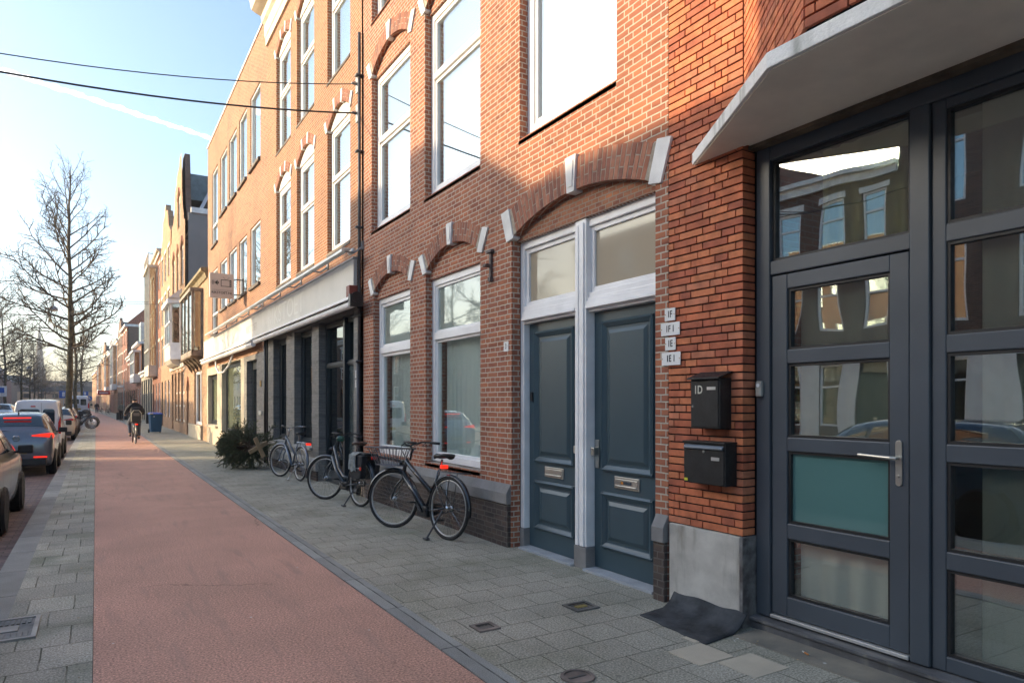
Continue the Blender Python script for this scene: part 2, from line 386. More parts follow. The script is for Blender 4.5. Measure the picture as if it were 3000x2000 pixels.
# ------------------------------------------------------------------ facade helpers (facade plane x = const, street side is -X)
def arcpts(y0, y1, zs, zc, n=14):
    """points of a segmental arch from (y1,zs) over (mid,zc) to (y0,zs)"""
    h = zc-zs; c = (y1-y0)/2; r = (c*c+h*h)/(2*h); a = math.asin(min(1, c/r)); my = (y0+y1)/2
    if h > c: a = PI-a
    return [(my+r*math.sin(a*(1-2*i/n)), zc-r+r*math.cos(a*(1-2*i/n))) for i in range(n+1)], (my, zc-r, r, a)
def hole(y0, y1, z0, z1, zc=None):
    if zc is None: return [(y0, z0), (y1, z0), (y1, z1), (y0, z1)]
    return [(y0, z0), (y1, z0)]+arcpts(y0, y1, z1, zc)[0]
def wall(parent, outline, holes, X, mat, depth=.1, name='wall', th=None, frame=None, jm=None):
    m = MB(); fl = [outline]+holes; pts = [Vector((0, p[0], p[1])) for q in fl for p in q]
    tri = tessellate_polygon([[Vector((p[0], p[1], 0)) for p in q] for q in fl])
    vs = [(X, p.y, p.z) for p in pts]; m.mesh(vs, [tuple(t) for t in tri])
    for q in holes:
        n = len(q)
        for i in range(n):
            a, b = q[i], q[(i+1) % n]
            m.face([(X, a[0], a[1]), (X, b[0], b[1]), (X+depth, b[0], b[1]), (X+depth, a[0], a[1])], 1 if jm else 0)
    o = m.build(name, [mat, jm] if jm else mat, parent, recalc=False)
    # orient: front faces towards -X
    me = o.data; bm = bmesh.new(); bm.from_mesh(me); bmesh.ops.remove_doubles(bm, verts=bm.verts, dist=1e-5)
    for f in bm.faces:
        if abs(f.normal.x) > .9 and f.normal.x > 0: f.normal_flip()
    bm.to_mesh(me); bm.free()
    uvl = me.uv_layers[0].data; org = ORG[o.name]
    for p in me.polygons:
        for li in p.loop_indices:
            q = me.vertices[me.loops[li].vertex_index].co+org
            uvl[li].uv = (q.y+(q.x-X), q.z+(q.x-X if abs(p.normal.z) > .5 else 0))
    return o
def shell(parent, y0, y1, z1, X0, X1, mat, roofmat, name='side_wall', low=None):
    e = .012
    m = MB(); m.box(X0, X1, y0+e, y0+.12, 0, z1-.05); m.box(X0, X1, y1-.12, y1-e, 0, z1-.05); m.box(X1-.12, X1, y0+.12, y1-.12, 0, z1-.05)
    m.build(name, mat, parent)
    MB().box(X0, X1, y0+.13, y1-.13, z1-.35, z1-.06).build('roof', roofmat, parent)
def frame_window(parent, y0, y1, z0, z1, X, fw=.07, tr=(), mu=(), mat=None, glass=None, sill=None, sky_sheet=None, dep=.09, inner=True, sash=.045, name='window', trw=.07, sillout=.07, sillh=.05):
    """frame front plane at X (x grows inwards)"""
    mat = mat or PVC; glass = glass or GLM; m = MB()
    m.box(X, X+dep, y0, y0+fw, z0, z1); m.box(X, X+dep, y1-fw, y1, z0, z1)
    m.box(X+.001, X+dep, y0+fw, y1-fw, z0, z0+fw); m.box(X+.001, X+dep, y0+fw, y1-fw, z1-fw, z1)
    zz = [z0+fw]+[v for t in tr for v in (t-trw/2, t+trw/2)]+[z1-fw]
    yy = [y0+fw]+[v for t in mu for v in (t-.03, t+.03)]+[y1-fw]
    for t in tr: m.box(X-.012, X+dep, y0+fw-.002, y1-fw+.002, t-trw/2, t+trw/2)
    for t in mu:
        for a in range(0, len(zz), 2): m.box(X+.002, X+dep, t-.03, t+.03, zz[a], zz[a+1])
    g = MB()
    for a in range(0, len(zz), 2):
        for b in range(0, len(yy), 2):
            ya, yb, za, zb = yy[b], yy[b+1], zz[a], zz[a+1]
            if inner:
                s = sash; m.box(X+.02, X+dep, ya, ya+s, za, zb); m.box(X+.02, X+dep, yb-s, yb, za, zb)
                m.box(X+.021, X+dep, ya+s, yb-s, za, za+s); m.box(X+.021, X+dep, ya+s, yb-s, zb-s, zb)
                ya += s; yb -= s; za += s; zb -= s
            g.box(X+.045, X+.057, ya-.01, yb+.01, za-.01, zb+.01)
    w = m.build(name, mat, parent, bevel=.004)
    g.build('glass', glass, w)
    if sill:
        s = MB(); s.extr([(X+.05, z0-.002), (X-.1-sillout, z0-.03), (X-.1-sillout, z0-.03-sillh), (X+.05, z0-sillh-.03)], 'y', y0+.0, y1+.03)
        s.build('sill', sill, w, bevel=.003)
    if sky_sheet:
        b = MB(); b.face([(X+.088, y0+.02, z0+.02), (X+.088, y1-.02, z0+.02), (X+.088, y1-.02, z1-.02), (X+.088, y0+.02, z1-.02)])
        b.build('sky_sheet', sky_sheet, w)  # added sheet, stands in for the sky reflected in the pane
    return w
def arch_ring(parent, y0, y1, zs, zc, X, th, bmat, mmat, ends=.11, key=.10, stone=None, out=.012, n=None, keymat=None):
    """brick voussoirs with white end stones and a key stone"""
    pts, (my, cz, r, a) = arcpts(y0, y1, zs, zc); L = r*2*a; n = n or max(6, int(L/.062))
    if n % 2: n += 1
    def P(rr, t): return (my+rr*math.sin(t), cz+rr*math.cos(t))
    ea = ends/r; a2 = a+ea*.25; ka = (key if key > 0 else .0)/2/r
    m = MB(); bk = MB(); g = .0062/r; step = (2*a)/n; rnd = random.Random(int(y0*100))
    bk.extr([P(r+.004, -a+2*a*i/16) for i in range(17)]+[P(r+th-.004, a-2*a*i/16) for i in range(17)], 'x', X-out+.0025, X+.06)
    for i in range(n):
        t0, t1 = -a+step*i+g, -a+step*(i+1)-g; sp = th*(.34 if i % 2 else .66)
        if abs((t0+t1)/2) > a-ea*.8: continue
        for ra, rb in ((r, r+sp-.006), (r+sp+.006, r+th)):
            j = rnd.uniform(-.001, .001)
            m.extr([P(ra, t0), P(rb, t0), P(rb, t1), P(ra, t1)], 'x', X-out+j, X+.05, rnd.choice([0, 0, 1, 2, 3]))
    o = m.build('arch', VB, parent); bk.build('mortar', mmat, o)
    st = stone or WHITE2
    for s in (-1, 1):
        e = MB(); ph = min(a, .62)*.75; hh = th+.04; yb = my+s*(r*math.sin(a)); zb = cz+r*math.cos(a)-.02; o1, o2 = -s*ends*.42, s*ends*.50; tn = s*math.tan(ph)*hh; k_ = s*ends*.10
        e.extr([(yb+o1, zb+.015), (yb+o2, zb-.01), (yb+o2+tn+k_, zb+hh-.01), (yb+o1+tn, zb+hh+.02)], 'x', X-.022, X+.099)
        e.build('end_stone', st, o, bevel=.004)
    if key < 0:
        for s in (-1, 1):
            k = MB(); c_ = s*abs(key)/2/r; w_ = .035/r; k.extr([P(r-.01, c_-w_), P(r+th+.03, c_-w_*1.1), P(r+th+.03, c_+w_*1.1), P(r-.01, c_+w_)], 'x', X-.02, X+.08); k.build('keystone', st, o, bevel=.003)
        return o
    k = MB(); k.extr([P(r-.02, -ka*.85), P(r+th+.03, -ka*1.15), P(r+th+.03, ka*1.15), P(r-.02, ka*.85)], 'x', X-.035, X+.08)
    k.extr([P(r+.03, -ka*.5), P(r+th-.02, -ka*.7), P(r+th-.02, ka*.7), P(r+.03, ka*.5)], 'x', X-.043, X-.034)
    k.build('keystone', keymat or st, o, bevel=.004)
    return o

# ================================================================== SETTING
CONC = concrete('pavement_tiles', (.38, .35, .285), (.28, .265, .21), sc=1.3, speck=.5, tile=(.30, .30), joint=(.085, .085, .055), green=.45, ms=.004, bumpd=.005, tonevar=.05, sp=75, spots=.55)
STRIP = concrete('strip_tiles', (.38, .36, .30), (.28, .28, .23), sc=1.6, speck=.5, tile=(.30, .45), joint=(.09, .09, .06), green=.5, ms=.005, bumpd=.006, sp=75)
KERB = concrete('kerb_stone', (.31, .31, .285), (.24, .24, .22), sc=2, speck=.35, tile=(1.0, 1.0), joint=(.04, .04, .035), bumpd=.003, sp=150, off=0)
ROADB = brickmat('road_clinkers', (.24, .165, .145), (.17, .13, .12), (.09, .08, .07), bw=.20, rh=.10, sq=1, ms=.006, depth=.006, dirt=.3, rough=.75)
REDP = concrete('red_asphalt', (.53, .29, .215), (.43, .245, .18), sc=.9, speck=.55, bumpd=.006, rough=.75, stain=(.33, .21, .165), sp=70, crack=.8, spots=.3)
DIRTG = concrete('far_ground', (.12, .11, .10), (.09, .085, .08), sc=.05)
# the street bends slightly to the left far away: lateral shift of everything along it
def bend(y): return 0 if y < 58 else -((y-58)**1.35)*.0052
def strip(name, xa, xb, z, mat, y0=-14, y1=300, side=0.):
    m = MB(); ys = [y0, 0, 20, 40, 58]+[58+i*9 for i in range(1, 28)]; ys = [y for y in ys if y <= y1]
    for a, b in zip(ys, ys[1:]):
        m.face([(xa+bend(a), a, z), (xb+bend(a), a, z), (xb+bend(b), b, z), (xa+bend(b), b, z)])
        if side:
            for x in (xa, xb): m.face([(x+bend(a), a, z-side), (x+bend(b), b, z-side), (x+bend(b), b, z), (x+bend(a), a, z)])
    return tag(m.build(name, mat), kind='structure')
g = MB(); g.face([(-2600, -900, -.16), (2600, -900, -.16), (2600, 4200, -.16), (-2600, 4200, -.16)]); tag(g.build('ground', DIRTG), kind='structure')
strip('road', -11.0, -.78, -.10, ROADB)
strip('kerb', -.78, -.56, .0, KERB, side=.16)
strip('kerb', -11.4, -11.0, .0, KERB, side=.16)
strip('pavement', -.56, -.018, .004, STRIP)
strip('cycle_path', -.015, 1.905, .0, REDP)
strip('kerb', 1.905, 2.06, .012, KERB, side=.03)
strip('pavement', 2.063, 4.6, .006, CONC)
strip('pavement', -14.4, -11.4, .006, CONC)
# a few pale replaced tiles
PALE = concrete('pale_tile', (.54, .47, .36), (.46, .40, .31), sc=4, speck=.18, bumpd=.002)
m = MB()
for (x, y, a, b) in ((3.13, 2.94, .295, .275), (3.26, 2.64, .30, .28), (3.40, 3.24, .34, .12)):
    m.box(x, x+a, y, y+b, -.01, .0105)
tag(m.build('paving_tiles', PALE), kind='structure')
# edging course in front of the entrance
m = MB(); m.box(3.72, 4.0, -2, 3.2, -.02, .012); tag(m.build('pavement_edge', concrete('dusty_edge', (.30, .26, .20), (.17, .155, .13), sc=2.5, speck=.3)), kind='structure')

# ================================================================== BRICK ENTRANCE BUILDING (right edge of the picture)
EB = thing('entrance_building', 'red brick building with dark joints, white concrete canopy and anthracite glazed entrance', 'building', (4.0, 2.0, 0))
RB = [plain('facing_brick_%d' % i, c, .8, var=.14, nscale=9, bumpd=.0012, bscale=120) for i, c in enumerate([(.56, .165, .075), (.48, .135, .065), (.60, .195, .085), (.42, .115, .06), (.52, .18, .095)])]
def brick_courses(m, P0, P1, z0, z1, depth=.13, pitch=.0585, seed=3, bl=.232, hl=.112, j=.009, extra=None):
    """individual bricks on the vertical face running from P0 to P1 (street side on the left of P0->P1 when seen from above)"""
    rnd = random.Random(seed); P0 = Vector(P0+(0,)); P1 = Vector(P1+(0,)); d = (P1-P0); L = d.length; d.normalize()
    nin = Vector((d.y, -d.x, 0))
    if nin.x < 0: nin = -nin
    z = z0; row = 0
    while z < z1-.02:
        h = min(pitch-.0105, z1-z); u = 0; k = row
        u -= [.0, .06, .12, .17][row % 4] * (1 if row else 1)
        while u < L-.01:
            ln = hl if k % 3 == 1 else bl
            a, b = max(0, u), min(L, u+ln); u += ln+j; k += 1
            if b-a < .015: continue
            if L-b < .03: b = L
            if extra and extra((a+b)/2, z): continue
            off = rnd.uniform(-.0015, .0015); c = P0+d*((a+b)/2)+nin*(depth/2+off)+Vector((0, 0, z+h/2))
            M = Matrix((d, nin, Vector((0, 0, 1)))).transposed()
            m.cbox(c, (b-a, depth, h-rnd.uniform(0, .001)), M, rnd.choice([0, 0, 0, 1, 1, 2, 2, 3, 4]))
        z += pitch; row += 1
m = MB(); brick_courses(m, (3.92, 4.018), (3.92, 3.285), .655, 6.6, seed=5)
w_ = m.build('brick_pier', RB, EB, bevel=.0025)
MB().box(3.935, 4.20, 3.30, 4.012, .64, 13).build('mortar', MDARK, w_)
m = MB(); brick_courses(m, (3.92, 3.275), (3.13, 2.235), 3.535, 6.4, seed=9); brick_courses(m, (3.13, 2.225), (3.13, 1.2), 3.535, 5.2, seed=11, depth=.1)
w_ = m.build('bay_wall', RB, EB, bevel=.0025)
b = MB(); b.extr([(3.94, 3.27), (3.15, 2.225), (3.15, -5), (5, -5), (5, 3.27)], 'z', 3.53, 10)
b.build('mortar', MDARK, w_)
MB().box(3.905, 4.1, 3.30, 4.0, -.02, .648).build('plinth', concrete('plinth_concrete', (.60, .57, .51), (.40, .375, .335), sc=3.2, speck=.12, stain=(.16, .13, .09), bumpd=.003), EB, bevel=.008)
MB().box(3.9, 4.12, 3.27, 3.297, -.02, .648).box(4.10, 4.16, 3.255, 3.30, .65, 3.4).build('pier_return', concrete('chipped_return', (.25, .24, .23), (.10, .085, .08), sc=9, speck=.3, bumpd=.006), EB)
# canopy
cp = [(3.935, 3.79), (3.14, 2.47), (3.14, -4), (4.22, -4), (4.22, 3.275), (3.935, 3.275)]
CANW = concrete('canopy_white', (.84, .83, .79), (.74, .73, .69), sc=5, speck=.06, bumpd=.004, stain=(.18, .19, .15), sp=60)
m = MB(); m.extr(cp, 'z', 3.43, 3.52); cn = m.build('canopy', CANW, EB, bevel=.006)
m = MB(); m.extr([(x+(.02 if x < 3.5 else 0), y-(.02 if y > 2 else 0)) for x, y in cp], 'z', 3.422, 3.4305); m.build('soffit', SOFF, cn)
MB().box(3.96, 4.05, -4, 3.27, 3.395, 3.421).build('wooden_batten', plain('old_batten', (.16, .12, .08), .9, var=.3), cn)
# glazed frame -------------------------------------------------------
X = 4.055
def sunk_glass(m, g, y0, y1, z0, z1, X, bead=.018, bm=None):
    """glazing rebate: small bead around, glass behind"""
    m.box(X+.012, X+.05, y0-.001, y0+bead, z0, z1); m.box(X+.012, X+.05, y1-bead, y1+.001, z0, z1)
    m.box(X+.0125, X+.05, y0+bead, y1-bead, z0-.001, z0+bead); m.box(X+.0125, X+.05, y0+bead, y1-bead, z1-bead, z1+.001)
    if g is not None: g.box(X+.036, X+.046, y0+bead*.5, y1-bead*.5, z0+bead*.5, z1-bead*.5)
fr = MB()
fr.box(X-.02, X+.10, 3.15, 3.262, .10, 3.395)                  # left post
fr.box(X-.018, X+.10, -3, 3.15, 3.30, 3.396)                    # head
fr.box(X-.02, X+.10, 2.075, 2.185, .10, 3.30)                 # door post
fr.box(X-.012, X+.10, 2.185, 3.15, 2.495, 2.59)                # transom above the door
EF = fr.build('entrance_frame', ANTH, EB, bevel=.006)
g = MB(); m = MB()
sunk_glass(m, g, 2.19, 3.145, 2.592, 3.298, X)
m.build('glazing_bead', BLACKPL, EF); g.build('glass', GLW, EF)
# door leaf
DL = MB(); y0, y1, z0, z1 = 2.195, 3.14, .135, 2.485; xs = X-.004
DL.box(xs, xs+.07, 3.02, y1, z0, z1); DL.box(xs, xs+.07, y0, 2.31, z0, z1)
panes = [(.27, .67), (.775, 1.27), (1.365, 1.87), (1.965, 2.385)]
edges = [z0]+[v for p in panes for v in p]+[z1]
for i in range(0, len(edges), 2): DL.box(xs+.001, xs+.069, 2.31, 3.02, edges[i], edges[i+1])
ED = DL.build('glazed_door', ANTH, EB, bevel=.006)
m = MB()
for i, (a, b_) in enumerate(panes):
    g = MB(); sunk_glass(m, g, 2.31, 3.02, a, b_, xs+.004)
    g.build('glass', [GL, GLTEAL, GLW, GLW][i], ED)
m.build('glazing_bead', BLACKPL, ED)
m = MB(); m.extr([(2.25+.02*math.cos(t*PI/8)*(1 if 1 else 1), (1.36 if t < 8 else 1.13)+.02*math.sin(t*PI/8)) for t in range(16)], 'x', xs-.012, xs)
m.tube([(xs, 2.25, 1.275), (xs-.055, 2.25, 1.275), (xs-.062, 2.27, 1.277), (xs-.062, 2.47, 1.285)], [.011, .011, .0105, .010], 12)
m.lathe((xs-.014, 2.25, 1.17), 'x', [(.009, -.006), (.009, .006)], 12)
m.build('door_handle', STEEL, ED, smooth=False, bevel=.002)
m = MB(); m.box(xs-.024, xs+.03, 2.19, 3.14, .105, .128); m.build('threshold_strip', ALU, ED, bevel=.003)
m = MB(); m.extr([(3.985, 0), (3.985, .055), (3.97, .062), (3.97, .085), (4.20, .104), (4.20, 0)], 'y', -3, 3.29)
m.build('door_step', concrete('worn_step', (.15, .15, .155), (.075, .072, .072), sc=3.5, speck=.25, stain=(.3, .27, .23), bumpd=.003), EB, bevel=.004)
# fixed glazing right of the door
for (a, b_) in ((.52, 2.07), (-1.2, .35)):
    fr = MB(); fr.box(X, X+.10, b_-.075, b_, .10, 3.299); fr.box(X, X+.10, a, a+.075, .10, 3.299)
    panes2 = [(.185, .67), (.77, 1.27), (1.37, 1.88), (1.98, 2.50), (2.60, 3.245)]
    ed = [.10]+[v for p in panes2 for v in p]+[3.299]
    for i in range(0, len(ed), 2): fr.box(X+.001, X+.099, a+.075, b_-.075, ed[i], ed[i+1])
    sw = fr.build('fixed_window', ANTH, EB, bevel=.006); m = MB(); g = MB()
    for (c, d) in panes2: sunk_glass(m, g, a+.075, b_-.075, c, d, X)
    m.build('glazing_bead', BLACKPL, sw); g.build('glass', GLW, sw)
fr = MB(); fr.box(X-.01, X+.1, .352, .518, .1, 3.299); fr.build('frame_post', ANTH, EB, bevel=.006)
MB().box(4.9, 9, -5, -4.9, 0, 10).box(8.9, 9, -5, 4.0, 0, 10).box(4.2, 9, 3.92, 4.01, 0, 10).build('side_wall', B5, EB)
MB().box(3.4, 9, -5, 4.0, 9.9, 10.1).box(4.16, 9, -4, 3.9, 3.60, 3.75).build('roof', ZINC, EB)
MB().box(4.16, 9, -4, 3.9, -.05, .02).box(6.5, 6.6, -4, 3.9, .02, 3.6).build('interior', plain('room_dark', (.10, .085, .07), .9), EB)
MB().cbox((4.02, 3.222, 1.70), (.035, .05, .11)).build('bell_housing', plain('bell_grey', (.33, .32, .29), .4), None, loc=(4.02, 3.222, 1.70), bevel=.01)
bell = bpy.data.objects['bell_housing']; bell.name = 'doorbell'; ORG['doorbell'] = Vector((4.02, 3.222, 1.70))
tag(bell, 'small grey wireless doorbell stuck on the anthracite frame beside the letterboxes', 'doorbell')
MB().lathe((4.0, 3.222, 1.725), 'x', [(.014, .0), (.014, .006)], 16).build('button', plain('bell_button', (.75, .78, .8), .3), bell)

def curtain(name, label, mat, x, y0, y1, z0, z1, amp=.025, waves=9, cat='curtain', group=None, seed=1, hook=0):
    rnd = random.Random(seed); m = MB(); n = waves*10; ph = [rnd.uniform(-.6, .6) for _ in range(waves+2)]
    vs = []
    for i in range(n+1):
        t = i/n; y = y0+(y1-y0)*t; k = t*waves; a = math.sin(2*PI*k+ph[int(k)])*amp*(.6+.4*math.sin(7*t+seed))
        for z in (z0, (z0+z1)/2, z1): vs.append((x+a*(1.2 if z == z0 else .8), y+a*.4, z))
    fs = [(i*3+j, (i+1)*3+j, (i+1)*3+j+1, i*3+j+1) for i in range(n) for j in range(2)]
    o = m.mesh(vs, fs).build(name, mat, loc=(x, (y0+y1)/2, z0), smooth=True)
    return tag(o, label, cat, group)
YEL = clothmat('yellow_linen', (.88, .78, .44), .45)
CRM = clothmat('white_voile', (.85, .81, .73), .45)
curtain('curtain', 'gathered yellow curtain hanging behind the pane above the glazed entrance door', YEL, 4.155, 2.2, 2.82, 2.5, 3.28, waves=5, seed=2)
curtain('curtain', 'cream curtain drawn behind the lower panes of the glazed entrance door', CRM, 4.15, 2.18, 2.98, .12, 2.45, waves=4, seed=4, amp=.022)
curtain('curtain', 'long cream curtain behind the tall fixed window at the right edge', CRM, 4.165, .9, 1.86, .12, 3.3, waves=6, seed=6, amp=.022)

# letterboxes, plates ------------------------------------------------
LBX = plain('letterbox_black', (.014, .014, .0145), .5, var=.25, nscale=8)
def letterbox(y0, y1, z0, z1, kind, label):
    """y1 is the far (left) side; front plane at x=3.79"""
    t = thing('letterbox', label, 'letterbox', (3.92, (y0+y1)/2, z0)); xf = 3.80; m = MB()
    m.box(xf, 3.919, y0, y1, z0, z1-.02)
    bd = m.build('box_body', LBX, t, bevel=.004)
    m = MB()
    if kind == 1:
        m.extr([(xf-.03, z1-.028), (3.918, z1+.022), (3.918, z1+.032), (xf-.03, z1-.016)], 'y', y0-.012, y1+.012)
        m.build('lid', LBX, t, bevel=.002)
        MB().box(xf-.006, xf-.0005, y0+.012, y1-.012, z0+.012, z1-.035).build('front_panel', LBX, t, bevel=.002)
    else:
        m.box(xf-.012, 3.918, y0-.004, y1+.004, z1-.0195, z1-.006); m.build('lid', LBX, t, bevel=.002)
        MB().extr([(xf-.002, z1-.03), (xf-.022, z1-.05), (xf-.022, z1-.062), (xf-.002, z1-.066)], 'y', y0+.015, y1-.015).build('slot_flap', plain('flap_grey', (.18, .20, .22), .3, metal=.5), t, bevel=.003)
        MB().box(xf-.006, xf-.0005, y0+.012, y1-.012, z0+.008, z1-.072).build('front_panel', LBX, t, bevel=.002)
    return t, xf
t, xf = letterbox(3.385, 3.665, 1.415, 1.80, 1, 'upper black letterbox with sloping lid numbered 1D on the red brick pier')
yc = 3.63; MB().box(xf-.0095, xf-.0058, 3.42, 3.50, 1.695, 1.717).build('name_plate', ALU, t)
text_mesh('1D', .085, plain('number_cream', (.62, .60, .50), .6), 'number', t, facing_street(xf-.0065, 3.585, 1.695), sx=.8, font_bold=.0015)
MB().lathe((xf-.010, 3.64, 1.575), 'x', [(.008, 0), (.010, .004), (.010, .006)], 14).build('lock', STEEL, t)
t, xf = letterbox(3.335, 3.735, 1.005, 1.325, 2, 'lower wider black letterbox with a grey slot flap on the red brick pier')
MB().box(xf-.0095, xf-.0058, 3.385, 3.46, 1.185, 1.21).build('name_plate', ALU, t)
MB().lathe((xf-.010, 3.535, 1.245), 'x', [(.009, 0), (.011, .004), (.011, .006)], 14).build('lock', STEEL, t)
MB().box(xf-.0085, xf-.0055, 3.69, 3.722, 1.02, 1.04).build('sticker', plain('yellow_sticker', (.65, .60, .05), .5), t)
PLATE = plain('enamel_white', (.78, .78, .76), .25, var=.03); INK = plain('enamel_black', (.015, .015, .017), .4)
BRASS = plain('screw_brass', (.45, .27, .07), .5, metal=.5)
def plate(txt, y0, y1, z0, z1, x, label, size=.075, sx=.75, group='enamel house number plates', screws=True):
    m = MB(); m.box(x, x+.006, y0, y1, z0, z1)
    p = tag(m.build('house_number_plate', PLATE, loc=(x, (y0+y1)/2, (z0+z1)/2), bevel=.0015), label, 'number plate', group)
    text_mesh(txt, size, INK, 'number', p, facing_street(x-.0015, (y0+y1)/2, (z0+z1)/2), sx=sx, font_bold=.0008)
    if screws:
        s = MB()
        for yy in (y0+.009, y1-.009): s.lathe((x-.003, yy, (z0+z1)/2), 'x', [(.004, 0), (.004, .003)], 8)
        s.build('screws', BRASS, p)
plate('1F', 3.935, 4.05, 2.255, 2.355, 3.906, 'topmost of the four white number plates by the petrol doors, reading 1F')
plate('1F 1', 3.885, 4.09, 2.137, 2.24, 3.905, 'wide white number plate reading 1F 1, under the 1F plate')
plate('1E', 3.93, 4.045, 2.02, 2.122, 3.906, 'small white number plate reading 1E, above the lowest plate')
plate('1E 1', 3.877, 4.083, 1.90, 2.004, 3.905, 'lowest white number plate reading 1E 1, just above the letterboxes')
plate('3', 6.50, 6.60, 2.175, 2.285, 3.912, 'white number plate reading 3 on the brick left of the petrol doors', size=.08)
plate('5', 11.49, 11.62, 2.035, 2.17, 3.872, 'upper of two white plates reading 5 on the grey painted pier', size=.10, screws=False)
plate('5', 11.49, 11.62, 1.87, 2.005, 3.872, 'lower of two white plates reading 5 on the grey painted pier', size=.10, screws=False)

# ================================================================== HOUSE WITH THE TWO PETROL DOORS
H1 = thing('brick_house', 'red-brown brick house with arched openings, two petrol panelled doors and white frames', 'house', (3.92, 7.7, 0))
hs = [hole(4.17, 6.44, -.05, 3.41, 3.64),
      hole(7.16, 8.74, .78, 3.41, 3.665), hole(9.29, 10.84, .78, 3.40, 3.64),
      hole(4.66, 6.27, 4.45, 7.15, 7.45), hole(7.16, 8.77, 4.45, 7.05, 7.33), hole(9.29, 10.92, 4.45, 7.02, 7.30),
      hole(4.66, 6.27, 7.92, 10.5, 10.8), hole(7.16, 8.77, 7.92, 10.5, 10.8), hole(9.29, 10.92, 7.92, 10.5, 10.8)]
wall(H1, [(4.022, -.05), (11.34, -.05), (11.34, 12.6), (4.022, 12.6)], hs, 3.92, B1, .11)
shell(H1, 4.022, 11.34, 12.4, 4.03, 12, B5, ZINC)
MB().box(3.6, 4.2, 4.022, 11.34, 12.4, 12.9).build('cornice', PVC, H1)
arch_ring(H1, 4.17, 6.44, 3.41, 3.64, 3.92, .30, B1, MPALE, ends=.16, key=.14)
arch_ring(H1, 7.16, 8.74, 3.41, 3.665, 3.92, .23, B1, MPALE, ends=.13, key=.12)
arch_ring(H1, 9.29, 10.84, 3.40, 3.64, 3.92, .23, B1, MPALE, ends=.13, key=.12)
for y0, y1, zs, zc in ((4.66, 6.27, 7.15, 7.45), (7.16, 8.77, 7.05, 7.33), (9.29, 10.92, 7.02, 7.30)):
    arch_ring(H1, y0, y1, zs, zc, 3.92, .23, B1, MPALE, ends=.13, key=.12)
def tymp(parent, y0, y1, z0, zs, zc, x, mat, name='tympanum'):
    m = MB(); m.extr([(y0, z0), (y1, z0)]+arcpts(y0, y1, zs, zc)[0], 'x', x, x+.05); return m.build(name, mat, parent)
tymp(H1, 4.171, 6.439, 3.372, 3.41, 3.64, 3.99, HB); tymp(H1, 7.161, 8.739, 3.31, 3.41, 3.665, 3.985, B1); tymp(H1, 9.291, 10.839, 3.31, 3.40, 3.64, 3.985, B1)
tymp(H1, 4.661, 6.269, 7.12, 7.15, 7.45, 3.985, B1); tymp(H1, 7.161, 8.769, 7.0, 7.05, 7.33, 3.985, B1); tymp(H1, 9.291, 10.919, 6.98, 7.02, 7.30, 3.985, B1)
SILLB = brickmat('sill_brick', (.36, .31, .26), (.28, .24, .20), (.45, .41, .35), bw=.07, rh=.3, sq=1, ms=.006)
frame_window(H1, 7.162, 8.738, .80, 3.31, 4.02, fw=.09, tr=(2.52,), sill=SILLB, inner=True, sash=.035, glass=GL, trw=.10, sillout=.0, sillh=.045)
frame_window(H1, 9.292, 10.838, .78, 3.31, 4.02, fw=.09, tr=(2.46,), sill=SILLB, inner=True, sash=.05, glass=GL, trw=.10, sillout=.0, sillh=.045)
frame_window(H1, 4.662, 6.268, 4.47, 7.12, 4.02, fw=.12, tr=(6.4,), sill=DARKSILL, sky_sheet=SKYSHEET, sillout=.0, sash=.05)
frame_window(H1, 7.162, 8.768, 4.47, 7.0, 4.02, fw=.09, tr=(6.12,), sill=DARKSILL, sky_sheet=SKYSHEET, sillout=.0, sash=.05)
frame_window(H1, 9.292, 10.918, 4.47, 6.98, 4.02, fw=.09, tr=(5.93,), sill=DARKSILL, sky_sheet=SKYSHEET, sillout=.0, sash=.05)
for a, b_ in ((4.662, 6.268), (7.162, 8.768), (9.292, 10.918)): frame_window(H1, a, b_, 7.94, 10.75, 4.02, tr=(9.6,), sill=DARKSILL, sky_sheet=SKYSHEET, sillout=.0)
CONDENSE = 1
curtain('net_curtain', 'sheer white curtain behind the wider ground floor window beside number 3', NET, 4.16, 7.2, 8.55, .85, 3.2, waves=11, seed=8, amp=.02)
curtain('net_curtain', 'sheer white curtain behind the narrower ground floor window beside the downpipe', NET, 4.16, 9.32, 10.6, .85, 3.2, waves=10, seed=9, amp=.02)
for nm_ in ('window', 'window.001'):
    w_ = bpy.data.objects[nm_]; g_ = [c for c in w_.children if c.name.startswith('glass')][0]; zt = 2.45
    g_.data.materials.append(GLC)
    for p_ in g_.data.polygons:
        if p_.center.z > zt: p_.material_index = 1
# plinth
def plinth(y0, y1, x0=3.865):
    MB().box(x0+.01, 3.99, y0, y1, -.03, .50).build('plinth', B1P, H1, bevel=.004)
    m = MB(); m.extr([(x0-.008, .48), (x0-.008, .60), (3.918, .70), (3.97, .70), (3.97, .48)], 'y', y0-.006, y1+.006); m.build('plinth_cap', STONE, H1, bevel=.006)
plinth(6.46, 11.33); plinth(4.03, 4.155, 3.87)
